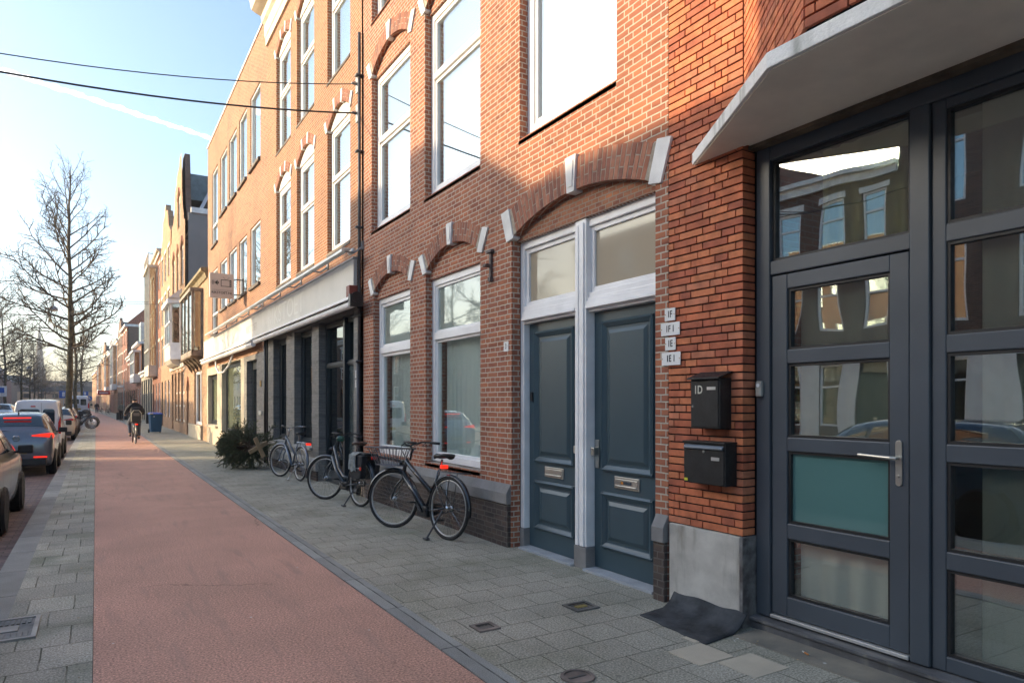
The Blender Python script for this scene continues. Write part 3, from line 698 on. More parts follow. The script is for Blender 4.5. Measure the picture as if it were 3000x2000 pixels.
# door frame
m = MB(); X = 4.035
m.box(X, X+.12, 6.365, 6.438, .22, 3.37); m.box(X, X+.12, 4.172, 4.245, .22, 3.37); m.box(X-.03, X+.12, 5.21, 5.385, .22, 3.37)
m.box(X-.045, X-.03, 5.235, 5.30, .22, 3.33); m.box(X-.04, X+.03, 5.325, 5.375, .22, 3.33)
for a, b_ in ((4.245, 5.21), (5.385, 6.365)):
    m.box(X+.001, X+.12, a, b_, 3.29, 3.37); m.box(X+.001, X+.12, a, b_, 2.47, 2.66)
    m.box(X-.045, X, a-.0, b_+.0, 2.50, 2.53); m.box(X-.03, X, a, b_, 2.53, 2.58); m.box(X-.015, X, a, b_, 2.58, 2.61)
    for s in (0, 1):                      # sash of the light above the door
        pass
    m.box(X+.03, X+.1, a, a+.05, 2.66, 3.29); m.box(X+.03, X+.1, b_-.05, b_, 2.66, 3.29); m.box(X+.031, X+.1, a+.05, b_-.05, 2.66, 2.71); m.box(X+.031, X+.1, a+.05, b_-.05, 3.24, 3.29)
DF = m.build('door_frame', WHITE, H1, bevel=.005)
m = MB(); m.box(X+.055, X+.065, 4.29, 5.17, 2.70, 3.25); m.box(X+.055, X+.065, 5.43, 6.32, 2.70, 3.25); m.build('etched_glass', GLFR, DF)
m = MB()
for i in range(46): m.cbox((X-.004, 4.21+i*.0485, 3.385), (.035, .012, .034))
m.build('bird_comb', WHITE, DF)
MB().box(X-.01, X+.12, 6.36, 6.442, 0, .218).build('post_base', STONE, DF, bevel=.01); MB().box(X-.04, X+.12, 5.20, 5.395, 0, .218).build('post_base', STONE, DF, bevel=.01)
PST = concrete('pale_step', (.42, .44, .46), (.30, .31, .32), sc=3)
for a, b_ in ((5.39, 6.36), (4.25, 5.2)): MB().box(3.955, 4.2, a, b_, -.01, .028).build('doorstep', PST, DF, bevel=.004)
def panel_door(y0, y1, hinge_label, handle_y, slot, plate_long):
    X = 4.105; z0, z1 = .03, 2.468; m = MB(); m.box(X, X+.05, y0+.004, y1-.004, z0, z1)
    d = m.build('panelled_door', TEAL, H1, bevel=.003)
    ya, yb = y0+.13, y1-.13
    for (za, zb) in ((.96, 2.37), (.235, .765)):
        m = MB(); fw, out = .055, .034
        for (p, q) in (((ya, za), (yb, za)), ((ya, zb), (yb, zb)), ((ya, za), (ya, zb)), ((yb, za), (yb, zb))):
            pr = []
            if p[1] == q[1]:
                s = 1 if p[1] == za else -1; z = p[1]
                poly = [(X, z), (X-out*.6, z), (X-out, z+s*fw*.35), (X-out*.7, z+s*fw*.6), (X-out*.3, z+s*fw), (X+.012, z+s*fw*1.25)]
                m.extr(poly, 'y', ya+.001, yb-.001)
            else:
                s = 1 if p[0] == ya else -1; y = p[0]
                poly = [(X, y), (X-out*.6, y), (X-out, y+s*fw*.35), (X-out*.7, y+s*fw*.6), (X-out*.3, y+s*fw), (X+.012, y+s*fw*1.25)]
                m.extr(poly, 'z', za+.0005, zb-.0005)
        # raised field with bevelled border
        e = .11; a, b_, c, e2 = ya+fw+.03, yb-fw-.03, za+fw+.03, zb-fw-.03; k = .035
        o_ = [(X-.003, a, c), (X-.003, b_, c), (X-.003, b_, e2), (X-.003, a, e2)]; i_ = [(X-.02, a+k, c+k), (X-.02, b_-k, c+k), (X-.02, b_-k, e2-k), (X-.02, a+k, e2-k)]
        m.mesh(o_+i_, [(0, 1, 5, 4), (1, 2, 6, 5), (2, 3, 7, 6), (3, 0, 4, 7), (4, 5, 6, 7)])
        m.build('door_panel', TEAL, d)
    m = MB(); yc = (y0+y1)/2; m.box(X-.012, X, yc-.17, yc+.17, .815, .925); m.box(X-.018, X-.011, yc-.15, yc+.15, .835, .905); m.box(X-.028, X-.017, yc-.14, yc+.14, .835, .848)
    s = m.build('letter_slot', STEEL, d, bevel=.003)
    if slot:
        MB().box(X-.0215, X-.0175, yc-.07, yc+.07, .862, .888).build('sticker', plain('sticker_dark', (.03, .05, .07), .5), s)
        MB().box(X-.0225, X-.0205, yc+.035, yc+.065, .863, .887).build('sticker', plain('sticker_orange', (.7, .25, .03), .5), s)
    m = MB()
    if plate_long: m.box(X-.012, X, handle_y-.028, handle_y+.028, .98, 1.25)
    m.cbox((X-.04, handle_y, 1.14), (.06, .05, .075)); m.build('door_knob', STEEL, d, bevel=.006)
    return d
panel_door(5.386, 6.364, '', 5.43, False, False)
panel_door(4.246, 5.209, '', 5.155, True, True)
MB().box(4.085, 4.10, 6.28, 6.32, 1.62, 1.72).build('peep_camera', BLACKPL, None, loc=(4.09, 6.3, 1.67), bevel=.004)
tag(bpy.data.objects['peep_camera'], 'tiny black door camera on the left petrol door', 'door camera')
# wall bracket (old flag holder)
m = MB(); m.cbox((3.905, 6.88, 3.18), (.03, .045, .36)); m.cbox((3.895, 6.88, 3.35), (.05, .12, .035)); m.cbox((3.87, 6.90, 3.19), (.09, .07, .03)); m.cbox((3.90, 6.88, 3.03), (.045, .06, .05))
tag(m.build('wall_bracket', plain('rusty_steel', (.17, .14, .13), .6, metal=.4, var=.3), loc=(3.91, 6.88, 3.0), bevel=.006), 'rusty steel flag bracket on the brick between window and petrol doors', 'bracket')
# downpipe between the houses
m = MB(); m.tube([(3.86, 11.37, 7.95), (3.86, 11.37, 2.3)], .028, 10)
m.tube([(3.85, 11.40, 2.32), (3.85, 11.40, .02)], .034, 10, mi=0)
for z in (7.2, 5.9, 4.6, 3.3, 2.3, 1.0): m.box(3.80, 3.93, 11.33, 11.43, z, z+.03)
tag(m.build('downpipe', DPIPE, loc=(3.86, 11.37, 0), smooth=True), 'grey downpipe between the red-brown house and the grey painted shopfront', 'downpipe')
MB().box(3.70, 3.90, 11.42, 11.60, 3.30, 3.62).build('alarm_box', plain('alarm_red', (.22, .045, .03), .5), None, loc=(3.9, 11.5, 3.3), bevel=.01)
tag(bpy.data.objects['alarm_box'], 'dark red box on the wall at the near end of the shop sign', 'alarm box')

# ================================================================== GREY PAINTED SHOP HOUSE
H2 = thing('shop_house', 'orange brick house with slender arched windows above a grey painted shopfront', 'house', (3.92, 15.1, 0))
S = [(12.03, 13.45), (14.41, 15.86), (16.44, 17.94)]
hs = [hole(a, b, 4.55, 6.95, 7.24) for a, b in S]+[hole(a, b, 7.92, 10.35, 10.62) for a, b in S]
wall(H2, [(11.40, 3.40), (18.898, 3.40), (18.898, 12.3), (11.40, 12.3)], hs, 3.915, B2, .12)
gh = [hole(11.73, 13.94, .0, 3.22), hole(14.46, 15.95, .66, 3.22), hole(16.72, 18.12, .66, 3.22)]
wall(H2, [(11.40, -.05), (18.898, -.05), (18.898, 3.398), (11.40, 3.398)], gh, 3.88, BG, .22, name='ground_floor_wall')
MB().box(3.875, 3.925, 11.40, 18.9, 3.39, 3.41).build('ledge', DARKSILL, H2)
shell(H2, 11.40, 18.9, 12.3, 4.06, 12, B5, ZINC)
for (a, b) in S:
    for z0, z1, zc, t in ((4.56, 6.95, 7.24, 5.98), (7.93, 10.35, 10.62, 9.35)):
        tymp(H2, a+.003, b-.003, z1-.002, z1, zc, 3.97, WHITE2, 'tympanum')
        arch_ring(H2, a, b, z1, zc, 3.915, .20, B2, MPALE, ends=.10, key=-.42)
        frame_window(H2, a+.002, b-.002, z0, z1, 4.0, fw=.075, tr=(t,), sill=DARKSILL, sky_sheet=SKYSHEET, sillout=.0, sash=.045, glass=GLM)
# cornice with mouldings
m = MB(); m.extr([(3.95, 11.1), (3.86, 11.1), (3.86, 11.28), (3.83, 11.32), (3.83, 11.62), (3.76, 11.68), (3.74, 11.85), (3.60, 11.9), (3.50, 11.95), (3.46, 12.15), (3.38, 12.3), (3.38, 12.38), (3.95, 12.38)], 'y', 11.38, 18.95)
m.build('cornice', CREAM, H2)
# painted panels under the arches: pale roundels left as plain stone; shopfront joinery
m = MB(); X = 4.02
m.box(X, X+.1, 11.73, 11.82, 0, 3.2); m.box(X, X+.1, 13.82, 13.94, 0, 3.2); m.box(X-.06, X+.1, 12.50, 12.60, 0, 3.2); m.box(X, X+.1, 11.82, 13.82, 3.1, 3.2)
m.box(X+.001, X+.1, 11.82, 12.50, 2.30, 2.40); m.box(X+.001, X+.1, 12.60, 13.82, 2.30, 2.40); m.box(X, X+.1, 12.60, 13.82, .0, .25); m.box(X-.02, X, 12.6, 13.82, 2.33, 2.36); m.box(X-.02, X, 11.82, 12.5, 2.33, 2.36)
sf = m.build('shop_door_frame', BLACKP, H2, bevel=.004)
MB().box(X+.05, X+.06, 12.60, 13.82, .25, 3.1).box(X+.05, X+.06, 11.82, 12.5, 2.4, 3.1).build('glass', GLD, sf)
MB().box(X+.03, X+.07, 11.825, 12.495, .02, 2.298).build('door_leaf', plain('dark_teal_panel', (.06, .085, .09), .25), sf)
MB().lathe((X+.0, 11.93, 1.05), 'x', [(.03, -.03), (.035, 0), (.02, .03)], 14).build('door_knob', STEEL, sf)
for (a, b) in ((14.46, 15.95), (16.72, 18.12)):
    w_ = frame_window(H2, a+.002, b-.002, .68, 3.21, 4.03, fw=.10, mat=BLACKP, glass=GLD, inner=True, sash=.04)
    MB().extr([(4.1, .68), (3.83, .655), (3.83, .60), (4.1, .60)], 'y', a-.03, b+.03).build('sill', concrete('worn_sill', (.40, .39, .36), (.28, .27, .25), sc=6), w_)
STK = plain('sticker_white', (.7, .7, .68), .5)
STY = plain('sticker_yellow', (.7, .55, .05), .5)
def stickers(x, y, z, par, s=1.):
    m = MB()
    for i, (h, dz) in enumerate(((.05, .10), (.025, .05), (.025, 0), (.07, -.09))): m.box(x-.004, x, y-.08*s, y+.08*s, z+dz, z+dz+h)
    m.build('opening_hours_sticker', STK, par); MB().box(x-.0045, x, y-.08*s, y+.08*s, z+.16, z+.20).build('yellow_sticker', STY, par)
stickers(4.10, 17.05, 2.0, H2)
MB().box(3.84, 3.879, 18.75, 18.79, -.0, 3.3).box(3.84, 3.879, 18.60, 18.98, .0, .02).build('drain_strip', BLACKM, H2)
# stone ledge of the shopfront plinth
for a, b in ((13.97, 18.2),):
    m = MB(); m.extr([(3.82, .20), (3.82, .40), (3.87, .46), (3.93, .46), (3.93, .20)], 'y', a, b); m.build('plinth_cap', concrete('plinth_cap_pale', (.40, .38, .34), (.28, .27, .25), sc=6), H2, bevel=.008)
    MB().box(3.84, 3.9, a, b, -.03, .2).build('plinth', B1P, H2)
# ================================================================== FLAT-ROOFED BRICK BUILDING
H3 = thing('flat_roofed_building', 'tan-orange brick building with flat roof and rows of narrow white windows', 'building', (3.92, 24.6, 0))
D = [(19.93, 21.38), (21.93, 23.26), (23.70, 25.19), (25.6, 27.12), (27.75, 29.22)]
hs = [hole(a, b, 8.5, 10.62) for a, b in D[:4]]+[hole(27.75, 29.22, 7.75, 10.62)]+[hole(a, b, 5.02, 6.75) for a, b in D[:4]]+[hole(27.75, 29.22, 4.3, 6.75)]
wall(H3, [(18.902, 3.0), (30.40, 3.0), (30.40, 12.0), (18.902, 12.0)], hs, 3.922, B3, .10)
gh = [hole(20.26, 21.77, .0, 2.85)]
wall(H3, [(18.902, -.05), (22.2, -.05), (22.2, 3.0), (18.902, 3.0)], gh, 3.885, BG, .22, name='ground_floor_wall')
CRP = concrete('cream_render', (.50, .44, .34), (.42, .37, .29), sc=2, speck=.1, bumpd=.002, stain=(.30, .26, .19))
gh = [hole(22.74, 26.55, .55, 3.05 if 0 else 2.98), hole(27.62, 30.1, .75, 2.7)]
wall(H3, [(22.202, -.05), (30.40, -.05), (30.40, 3.0), (22.202, 3.0)], gh, 3.885, CRP, .22, name='ground_floor_wall')
shell(H3, 18.902, 30.40, 12.0, 4.03, 14, B3, ZINC)
MB().box(3.89, 4.15, 18.91, 30.44, 11.995, 12.06).build('roof_edge', WHITE2, H3)
for i, (a, b) in enumerate(D):
    zl = ((8.5, 10.62), (5.02, 6.75)) if i < 4 else ((7.75, 10.62), (4.3, 6.75))
    for (z0, z1) in zl:
        frame_window(H3, a+.002, b-.002, z0+.002, z1-.002, 3.955, fw=.05, tr=() if i < 4 else (z0+.75,), sill=DARKSILL, sky_sheet=SKYSHEET, sillout=.0, inner=False, glass=GLM, sillh=.08)
m = MB(); m.box(4.05, 4.10, 20.262, 21.768, 0, 2.85); dd = m.build('shop_door', BLACKP, H3)
MB().box(4.035, 4.049, 20.45, 21.55, .3, 2.6).build('glass', GLD, dd)
MB().tube([(4.03, 20.5, 1.0), (3.99, 20.5, 1.0), (3.99, 20.52, 1.12)], .015, 8).build('door_handle', STEEL, dd)
stickers(4.033, 20.6, 1.5, dd)
w_ = frame_window(H3, 22.742, 26.548, .552, 2.978, 4.04, fw=.10, mat=BLACKP, glass=glassmat('shop_glass_green', base=.3, edge=.8, transp=(.6, .7, .5), film=((.40, .44, .28), .5)), inner=True, sash=.05)
stickers(4.07, 23.6, 1.55, w_, 1.6)
w_ = frame_window(H3, 27.622, 30.098, .752, 2.698, 4.04, fw=.12, mat=BLACKP, glass=MATS['shop_glass_green'], inner=True, sash=.05)
stickers(4.07, 28.2, 1.5, w_, 1.6)
MB().extr([(4.1, .75), (3.80, .73), (3.80, .66), (4.1, .66)], 'y', 27.5, 30.2).build('sill', CRP, w_)
# little brass number, doorbell and intercom on the pier
tag(MB().box(3.86, 3.884, 19.60, 19.72, 2.05, 2.22).build('brass_number', BRASS, loc=(3.88, 19.66, 2.05), bevel=.01), 'small brass number fixed on the grey painted pier', 'number')
tag(MB().box(3.85, 3.884, 19.5, 19.85, 1.27, 1.38).build('intercom', ALU, loc=(3.88, 19.7, 1.3), bevel=.01), 'little steel intercom plate on the grey painted pier', 'intercom')
# downpipe on the joint
tag(MB().tube([(3.845, 18.93, 3.45), (3.845, 18.93, .0)], .035, 8).build('downpipe', BLACKM, loc=(3.85, 18.93, 0), smooth=True), 'black downpipe running down the grey painted pier', 'downpipe')

# shop sign band, light rail, awning cassettes ------------------------
SIGN = plain('sign_panel', (.62, .59, .53), .45, var=.05, nscale=1.2)
sg = thing('shop_sign', 'long faded cream shop sign running above the grey shopfront', 'sign', (3.80, 21, 3.4))
for a, b in ((11.50, 15.05), (15.06, 18.6), (18.61, 22.1), (22.11, 26.4), (26.41, 30.7)):
    MB().box(3.80, 3.868, a, b, 3.43, 4.09).build('sign_panel', SIGN, sg, bevel=.004)
MB().box(3.79, 3.90, 11.49, 30.71, 4.092, 4.13).box(3.79, 3.90, 11.49, 30.71, 3.395, 3.428).build('sign_edge', plain('sign_edge', (.42, .41, .38), .5, metal=.3), sg, bevel=.004)
GHOST = plain('faded_letters', (.70, .68, .62), .45, var=.03); GHOST2 = plain('faded_letters_warm', (.50, .45, .38), .5, var=.05)
text_mesh('RIKSTOET', .62, GHOST, 'lettering', sg, facing_street(3.7985, 16.6, 3.76), sx=1.3)
text_mesh('RIKSTOET', .30, GHOST2, 'lettering', sg, facing_street(3.7985, 20.6, 3.72), sx=1.2)
lr = thing('light_rail', 'aluminium floodlight rail on arms above the shop sign', 'light rail', (3.6, 19.5, 4.2))
m = MB(); m.extr([(3.50, 4.13), (3.50, 4.17), (3.53, 4.195), (3.66, 4.195), (3.66, 4.17), (3.54, 4.165), (3.52, 4.13)], 'y', 11.2, 28.0); m.build('rail', ALU, lr)
for i in range(9):
    y = 11.35+i*2.05; MB().tube([(3.60, y, 4.17), (3.76, y, 4.16), (3.93, y, 4.30)], .018, 6).cbox((3.905, y, 4.30), (.03, .1, .14)).build('arm', ZINC, lr)
for y in (11.6, 19.4): MB().lathe((3.80, y, 4.23), 'y', [(.0, -.12), (.045, -.11), (.045, .11), (.0, .12)], 12).build('lamp', ALU, lr, smooth=True)
aw = thing('awning_cassette', 'near white roller of the folded awning under the shop sign', 'awning', (3.7, 15, 3.2), group='folded awnings under the shop sign')
m = MB(); m.lathe((3.70, 0, 3.27), 'y', [(.0, 11.15), (.062, 11.15), (.062, 19.5), (.0, 19.5)], 16); m.build('roller', PVC, aw, smooth=False)
m = MB(); m.extr([(3.60, 3.33), (3.60, 3.375), (3.80, 3.392), (3.80, 3.34), (3.70, 3.345)], 'y', 11.18, 19.5); m.build('hood', PVC, aw)
m = MB(); m.cbox((3.70, 11.08, 3.31), (.22, .09, .20)); m.lathe((3.70, 11.02, 3.36), 'y', [(.09, 0), (.09, .04)], 16); m.tube([(3.75, 11.1, 3.2), (3.85, 11.25, 3.1), (3.87, 11.8, 3.12)], .02, 6); m.build('end_bracket', BLACKM, aw)
aw2 = thing('awning_cassette', 'far white roller of the folded awning, reaching the oriel house', 'awning', (3.7, 24, 3.2), group='folded awnings under the shop sign')
m = MB(); m.lathe((3.70, 0, 3.22), 'y', [(.0, 19.75), (.07, 19.75), (.07, 30.3), (.0, 30.3)], 16); m.build('roller', PVC, aw2)
m = MB(); m.extr([(3.60, 3.29), (3.60, 3.335), (3.80, 3.392), (3.80, 3.30), (3.70, 3.305)], 'y', 19.75, 30.3); m.build('hood', PVC, aw2)
# loose cable loops
m = MB(); m.tube([(3.78, 27.2, 3.18), (3.74, 26.9, 2.9), (3.74, 26.2, 2.68), (3.75, 25.2, 2.66), (3.76, 24.2, 2.85), (3.78, 23.6, 3.15)], .03, 8)
tag(m.build('hanging_cable', PVC, loc=(3.75, 25, 3.1), smooth=True), 'loose white cable sagging below the far awning roller', 'cable')
# projecting shop sign
bx = thing('projecting_sign', 'square cream box sign with speaker and television pictures hung over the pavement', 'sign', (3.3, 22.5, 5.2))
MB().box(2.95, 3.64, 22.45, 22.63, 4.82, 5.56).build('sign_box', plain('lightbox_cream', (.62, .50, .42), .4, var=.03), bx, bevel=.012)
MB().box(3.64, 3.93, 22.51, 22.55, 5.40, 5.43).box(3.64, 3.93, 22.51, 22.55, 4.93, 4.96).cbox((3.91, 22.53, 5.18), (.03, .08, .56)).build('bracket', BLACKM, bx)
K = plain('sign_ink', (.02, .018, .018), .5); yk = 22.447; m = MB()
def flat(m, poly): m.extr(poly, 'y', yk-.002, yk)
cx, cz = 3.065, 5.27
flat(m, [(cx+.035, cz-.03), (cx+.055, cz-.03), (cx+.105, cz-.08), (cx+.105, cz+.08), (cx+.055, cz+.03), (cx+.035, cz+.03)]); flat(m, [(cx+.112, cz-.03), (cx+.14, cz-.03), (cx+.14, cz+.03), (cx+.112, cz+.03)])
for r in (.03, .058, .088):
    pts = [(cx+.03-r*math.cos(t), cz+r*math.sin(t)) for t in [i*.2-1 for i in range(11)]]
    ins = [(cx+.03-(r-.012)*math.cos(t), cz+(r-.012)*math.sin(t)) for t in [1-i*.2 for i in range(11)]]
    flat(m, pts+ins)
x0, x1, z0, z1 = 3.26, 3.565, 5.16, 5.37
for a in ((x0, x1, z0, z0+.018), (x0, x1, z1-.018, z1), (x0, x0+.018, z0, z1), (x1-.055, x1, z0, z1)): flat(m, [(a[0], a[2]), (a[1], a[2]), (a[1], a[3]), (a[0], a[3])])
flat(m, [(3.40, z1), (3.33, z1+.085), (3.323, z1+.08), (3.39, z1)]); flat(m, [(3.41, z1), (3.50, z1+.075), (3.507, z1+.069), (3.42, z1)])
m.build('pictogram', K, bx)
m = MB()
for i in range(3): m.lathe((x1-.028, yk-.0028, z0+.045+i*.055), 'y', [(.014, 0), (.014, .001)], 12)
m.build('television_knobs', MATS['lightbox_cream'], bx)
text_mesh('RIKSTOET.NL', .108, K, 'lettering', bx, facing_cam(3.295, yk-.001, 4.965), sx=.93, font_bold=.0016)
m = MB(); flat(m, [(3.0, 5.045), (3.59, 5.045), (3.59, 5.051), (3.0, 5.051)]); m.build('rule', K, bx)

# ================================================================== WIRES
WIRE = plain('wire_black', (.02, .022, .025), .5)
def wire(a, b, sag, r, label, name='overhead_wire', n=40, end=None):
    a = Vector(a); b = Vector(b); pts = [a.lerp(b, i/n)-Vector((0, 0, sag*4*(i/n)*(1-i/n))) for i in range(n+1)]
    o = MB().tube(pts, r, 6).build(name, WIRE, loc=tuple(a), smooth=True); return tag(o, label, 'wire')
wire((3.9, 11.6, 7.17), (-14.4, 11.6, 8.75), 1.55, .008, 'upper of the two thin overhead wires crossing the sky to the downpipe')
wire((3.9, 11.6, 6.66), (-14.4, 11.6, 8.75), 1.40, .014, 'lower, thicker overhead wire crossing the sky to the downpipe')
for z, nm in ((7.17, 'upper'), (6.66, 'lower')):
    m = MB(); m.cbox((3.905, 11.6, z), (.02, .14, .30)); m.ring((3.86, 11.6, z), 'y', .03, .008, 16, 6); m.tube([(3.9, 11.6, z), (3.80, 11.6, z-.005)], [.012, .02], 6)
    tag(m.build('wire_anchor', ZINC, loc=(3.9, 11.6, z)), f'galvanised wall anchor holding the {nm} overhead wire', 'anchor')

# ================================================================== ORIEL HOUSE, GABLE HOUSE
H4 = thing('oriel_house', 'low tan brick house with a boxy wooden oriel and a small arched door', 'house', (3.92, 34.6, 0))
gh = [hole(32.3, 34.95, .62, 3.05), hole(36.95, 38.05, .05, 2.25, 2.75), hole(32.2, 35.9, 3.75, 6.3)]
wall(H4, [(30.405, -.05), (38.8, -.05), (38.8, 7.1), (30.405, 7.1)], gh, 3.92, B4, .14)
shell(H4, 30.405, 38.8, 7.1, 4.06, 12, B4, ZINC)
m = MB(); m.extr([(3.95, 6.72), (3.86, 6.75), (3.80, 6.95), (3.66, 7.02), (3.66, 7.14), (3.95, 7.18)], 'y', 30.42, 38.8); m.build('cornice', plain('mossy_cornice', (.28, .22, .12), .8, var=.2), H4)
frame_window(H4, 32.302, 34.948, .622, 3.048, 4.0, fw=.09, mu=(33.4,), glass=GLD, sill=STONE, sillout=.04)
m = MB(); m.extr([(36.952, .05), (38.048, .05)]+arcpts(36.952, 38.048, 2.25, 2.748)[0], 'x', 4.0, 4.05); m.build('arched_door', plain('tan_wood', (.30, .17, .10), .5, var=.15), H4)
arch_ring(H4, 36.95, 38.05, 2.25, 2.75, 3.92, .16, B4, MPALE, ends=.02, key=.02, stone=B4)
MB().box(3.84, 3.93, 32.0, 36.6, 0, .55).box(3.82, 3.93, 31.95, 36.65, .55, .62).build('plinth', CRP, H4)
WD = plain('weathered_wood', (.33, .26, .20), .6, var=.2); WDD = plain('dark_oak', (.20, .14, .08), .6, var=.25)
m = MB(); xa, xb, ya, yb = 3.47, 3.93, 31.9, 36.2
for y in (ya, yb-.1): m.box(xa, xa+.1, y, y+.1, 3.68, 6.40); m.box(xb-.1, xb, y, y+.1, 3.68, 6.40)
for y in (33.3, 34.8): m.box(xa, xa+.08, y, y+.08, 3.68, 6.4)
m.box(xa, xb, ya, yb, 3.62, 3.72); m.box(xa, xa+.07, ya, yb, 3.72, 3.86); m.box(xa, xb-.1, ya, ya+.07, 3.72, 3.86)
m.box(xa-.06, xb, ya-.06, yb+.06, 6.38, 6.52)
orl = m.build('oriel', WD, H4, bevel=.006)
MB().box(xa+.04, xa+.05, ya+.1, yb-.1, 3.86, 6.38).box(xa+.1, xb-.1, ya+.03, ya+.04, 3.86, 6.38).build('glass', glassmat('oriel_glass', base=.25, edge=.9, transp=(.6, .55, .45)), orl)
m = MB(); m.extr([(3.93, 3.62), (3.44, 3.62), (3.46, 3.56), (3.62, 3.50), (3.75, 3.36), (3.93, 3.2)], 'y', 32.0, 36.1)
for y in (32.3, 33.5, 34.7, 35.7): m.extr([(3.93, 3.5), (3.50, 3.58), (3.56, 3.45), (3.70, 3.36), (3.80, 3.16), (3.93, 3.0)], 'y', y, y+.16)
m.build('corbels', WDD, orl)
m = MB(); m.lathe((3.70, 32.1, 3.9), 'z', [(.10, 0), (.13, .25), (.13, .3), (0, .3)], 12); m.build('vase', plain('vase_tan', (.4, .28, .16), .5), None, loc=(3.7, 32.1, 3.88))
tag(bpy.data.objects['vase'], 'tan vase standing inside the boxy wooden oriel', 'vase')

H5 = thing('gable_house', 'tall brick house with a stepped pointed gable and grey rendered side wall', 'house', (3.92, 42.7, 0))
out = [(38.81, -.05), (46.7, -.05), (46.7, 11.0), (46.2, 11.3), (46.0, 12.1), (45.0, 12.2), (44.3, 12.8), (43.9, 13.8), (43.0, 14.0), (42.9, 14.4), (41.7, 14.6), (41.5, 15.0), (40.5, 15.0), (40.3, 14.0), (40.2, 12.9), (39.9, 12.1), (39.5, 11.6), (39.4, 11.2), (38.81, 11.1)]
gh = [hole(39.5, 40.7, .6, 3.3), hole(41.4, 42.4, .6, 3.3), hole(43.1, 44.1, .6, 3.3), hole(44.9, 46.0, .05, 3.3)]
gh += [hole(39.6, 41.0, 7.9, 9.9, 10.3), hole(42.0, 43.2, 7.9, 9.9, 10.3), hole(44.2, 45.6, 7.9, 9.9, 10.3), hole(41.2, 42.6, 11.3, 12.9, 13.3), hole(40.6, 44.6, 3.95, 7.1)]
wall(H5, out, gh, 3.92, B4, .16)
o_ = MB(); o_.extr([(p[0], p[1]) for p in out if p[1] > 10], 'x', 4.08, 4.34); o_.build('gable_back', B6, H5)
MB().box(4.08, 12, 38.815, 38.95, 0, 11.45).build('side_wall', RENDER, H5)
MB().box(4.08, 12, 46.55, 46.69, 0, 11.45).box(11.8, 12, 38.95, 46.55, 0, 11.45).build('rear_wall', B5, H5)
MB().box(4.2, 12.1, 38.72, 38.96, 11.45, 11.72).build('eaves_board', WHITE2, H5)
m = MB(); m.extr([(4.7, 11.72), (5.75, 14.15), (12, 14.15), (12, 11.72)], 'y', 38.84, 46.6); m.build('mansard_roof', SHINGLE, H5)
m = MB(); m.extr([(4.60, 11.74), (4.78, 11.74), (5.86, 14.15), (5.68, 14.15)], 'y', 38.78, 38.86); m.build('roof_verge', plain('verge_grey', (.48, .52, .58), .5), H5)
MB().box(5.5, 12.1, 38.70, 46.7, 14.15, 14.5).build('roof_fascia', WHITE2, H5)
MB().box(4.36, 5.55, 40.6, 43, 12.6, 14.0).build('dormer', LEADB, H5)
for h_ in gh[:8]:
    frame_window(H5, h_[0][0]+.002, h_[1][0]-.002, h_[0][1]+.002, (h_[1][1]+2.65 if h_[0][1] < 1 else h_[2][1])-.002, 4.02, fw=.08, tr=((h_[0][1]+1.5),), glass=GLM if h_[0][1] > 5 else GLD, inner=False, sill=STONE, sillout=0, sky_sheet=SKYSHEET if h_[0][1] > 5 else None)
for h_ in gh[4:8]:
    arch_ring(H5, h_[0][0], h_[1][0], h_[2][1], h_[2][1]+.4, 3.92, .2, B5, MPALE, ends=.02, key=.02, stone=B5); tymp(H5, h_[0][0]+.003, h_[1][0]-.003, h_[2][1]-.003, h_[2][1], h_[2][1]+.4, 4.0, CREAM)
for z in (.62, 1.4, 2.1, 3.36):
    for ya_ in (38.82, 40.72, 42.42): MB().box(3.905, 3.935, ya_, ya_+.66, z, z+.10).build('stone_band', CREAM, H5)
MB().box(3.86, 3.93, 38.82, 46.7, 3.5, 3.72).build('stone_band', CREAM, H5)
m = MB(); xa, xb, ya, yb = 3.40, 3.93, 40.5, 44.7
pl = [(xb, ya), (xa, ya+.35), (xa, yb-.35), (xb, yb)]
m.extr(pl, 'z', 3.95, 4.75); m.extr([(x-.05 if x < 3.9 else x, y) for x, y in pl], 'z', 4.74, 4.84); m.extr([(x-.14 if x < 3.9 else x, y+(-.12 if y < 42 else .12)) for x, y in pl], 'z', 6.95, 7.2)
for (x, y) in ((xa, ya+.35), (xa, 41.8), (xa, 43.2), (xa, yb-.45), (xb-.1, ya), (xb-.1, yb-.1)): m.box(x, x+.1, y, y+.1, 4.84, 6.95)
m.box(xa, xa+.08, ya+.35, yb-.35, 5.95, 6.04)
orl = m.build('oriel', WHITE, H5)
MB().face([(xb, ya+.05, 4.84), (xa+.04, ya+.40, 4.84), (xa+.04, ya+.40, 6.95), (xb, ya+.05, 6.95)]).face([(xa+.04, ya+.4, 4.84), (xa+.04, yb-.4, 4.84), (xa+.04, yb-.4, 6.95), (xa+.04, ya+.4, 6.95)]).build('glass', MATS['oriel_glass'], orl)
m = MB(); m.extr([(3.93, 3.95), (3.38, 3.95), (3.50, 3.75), (3.70, 3.62), (3.93, 3.55)], 'y', 40.8, 44.4); m.build('oriel_base', CREAM, orl)
m = MB(); m.extr([(3.93, 7.2), (3.30, 7.2), (3.93, 7.75)], 'y', 40.4, 44.8); m.build('oriel_roof', WHITE2, orl)

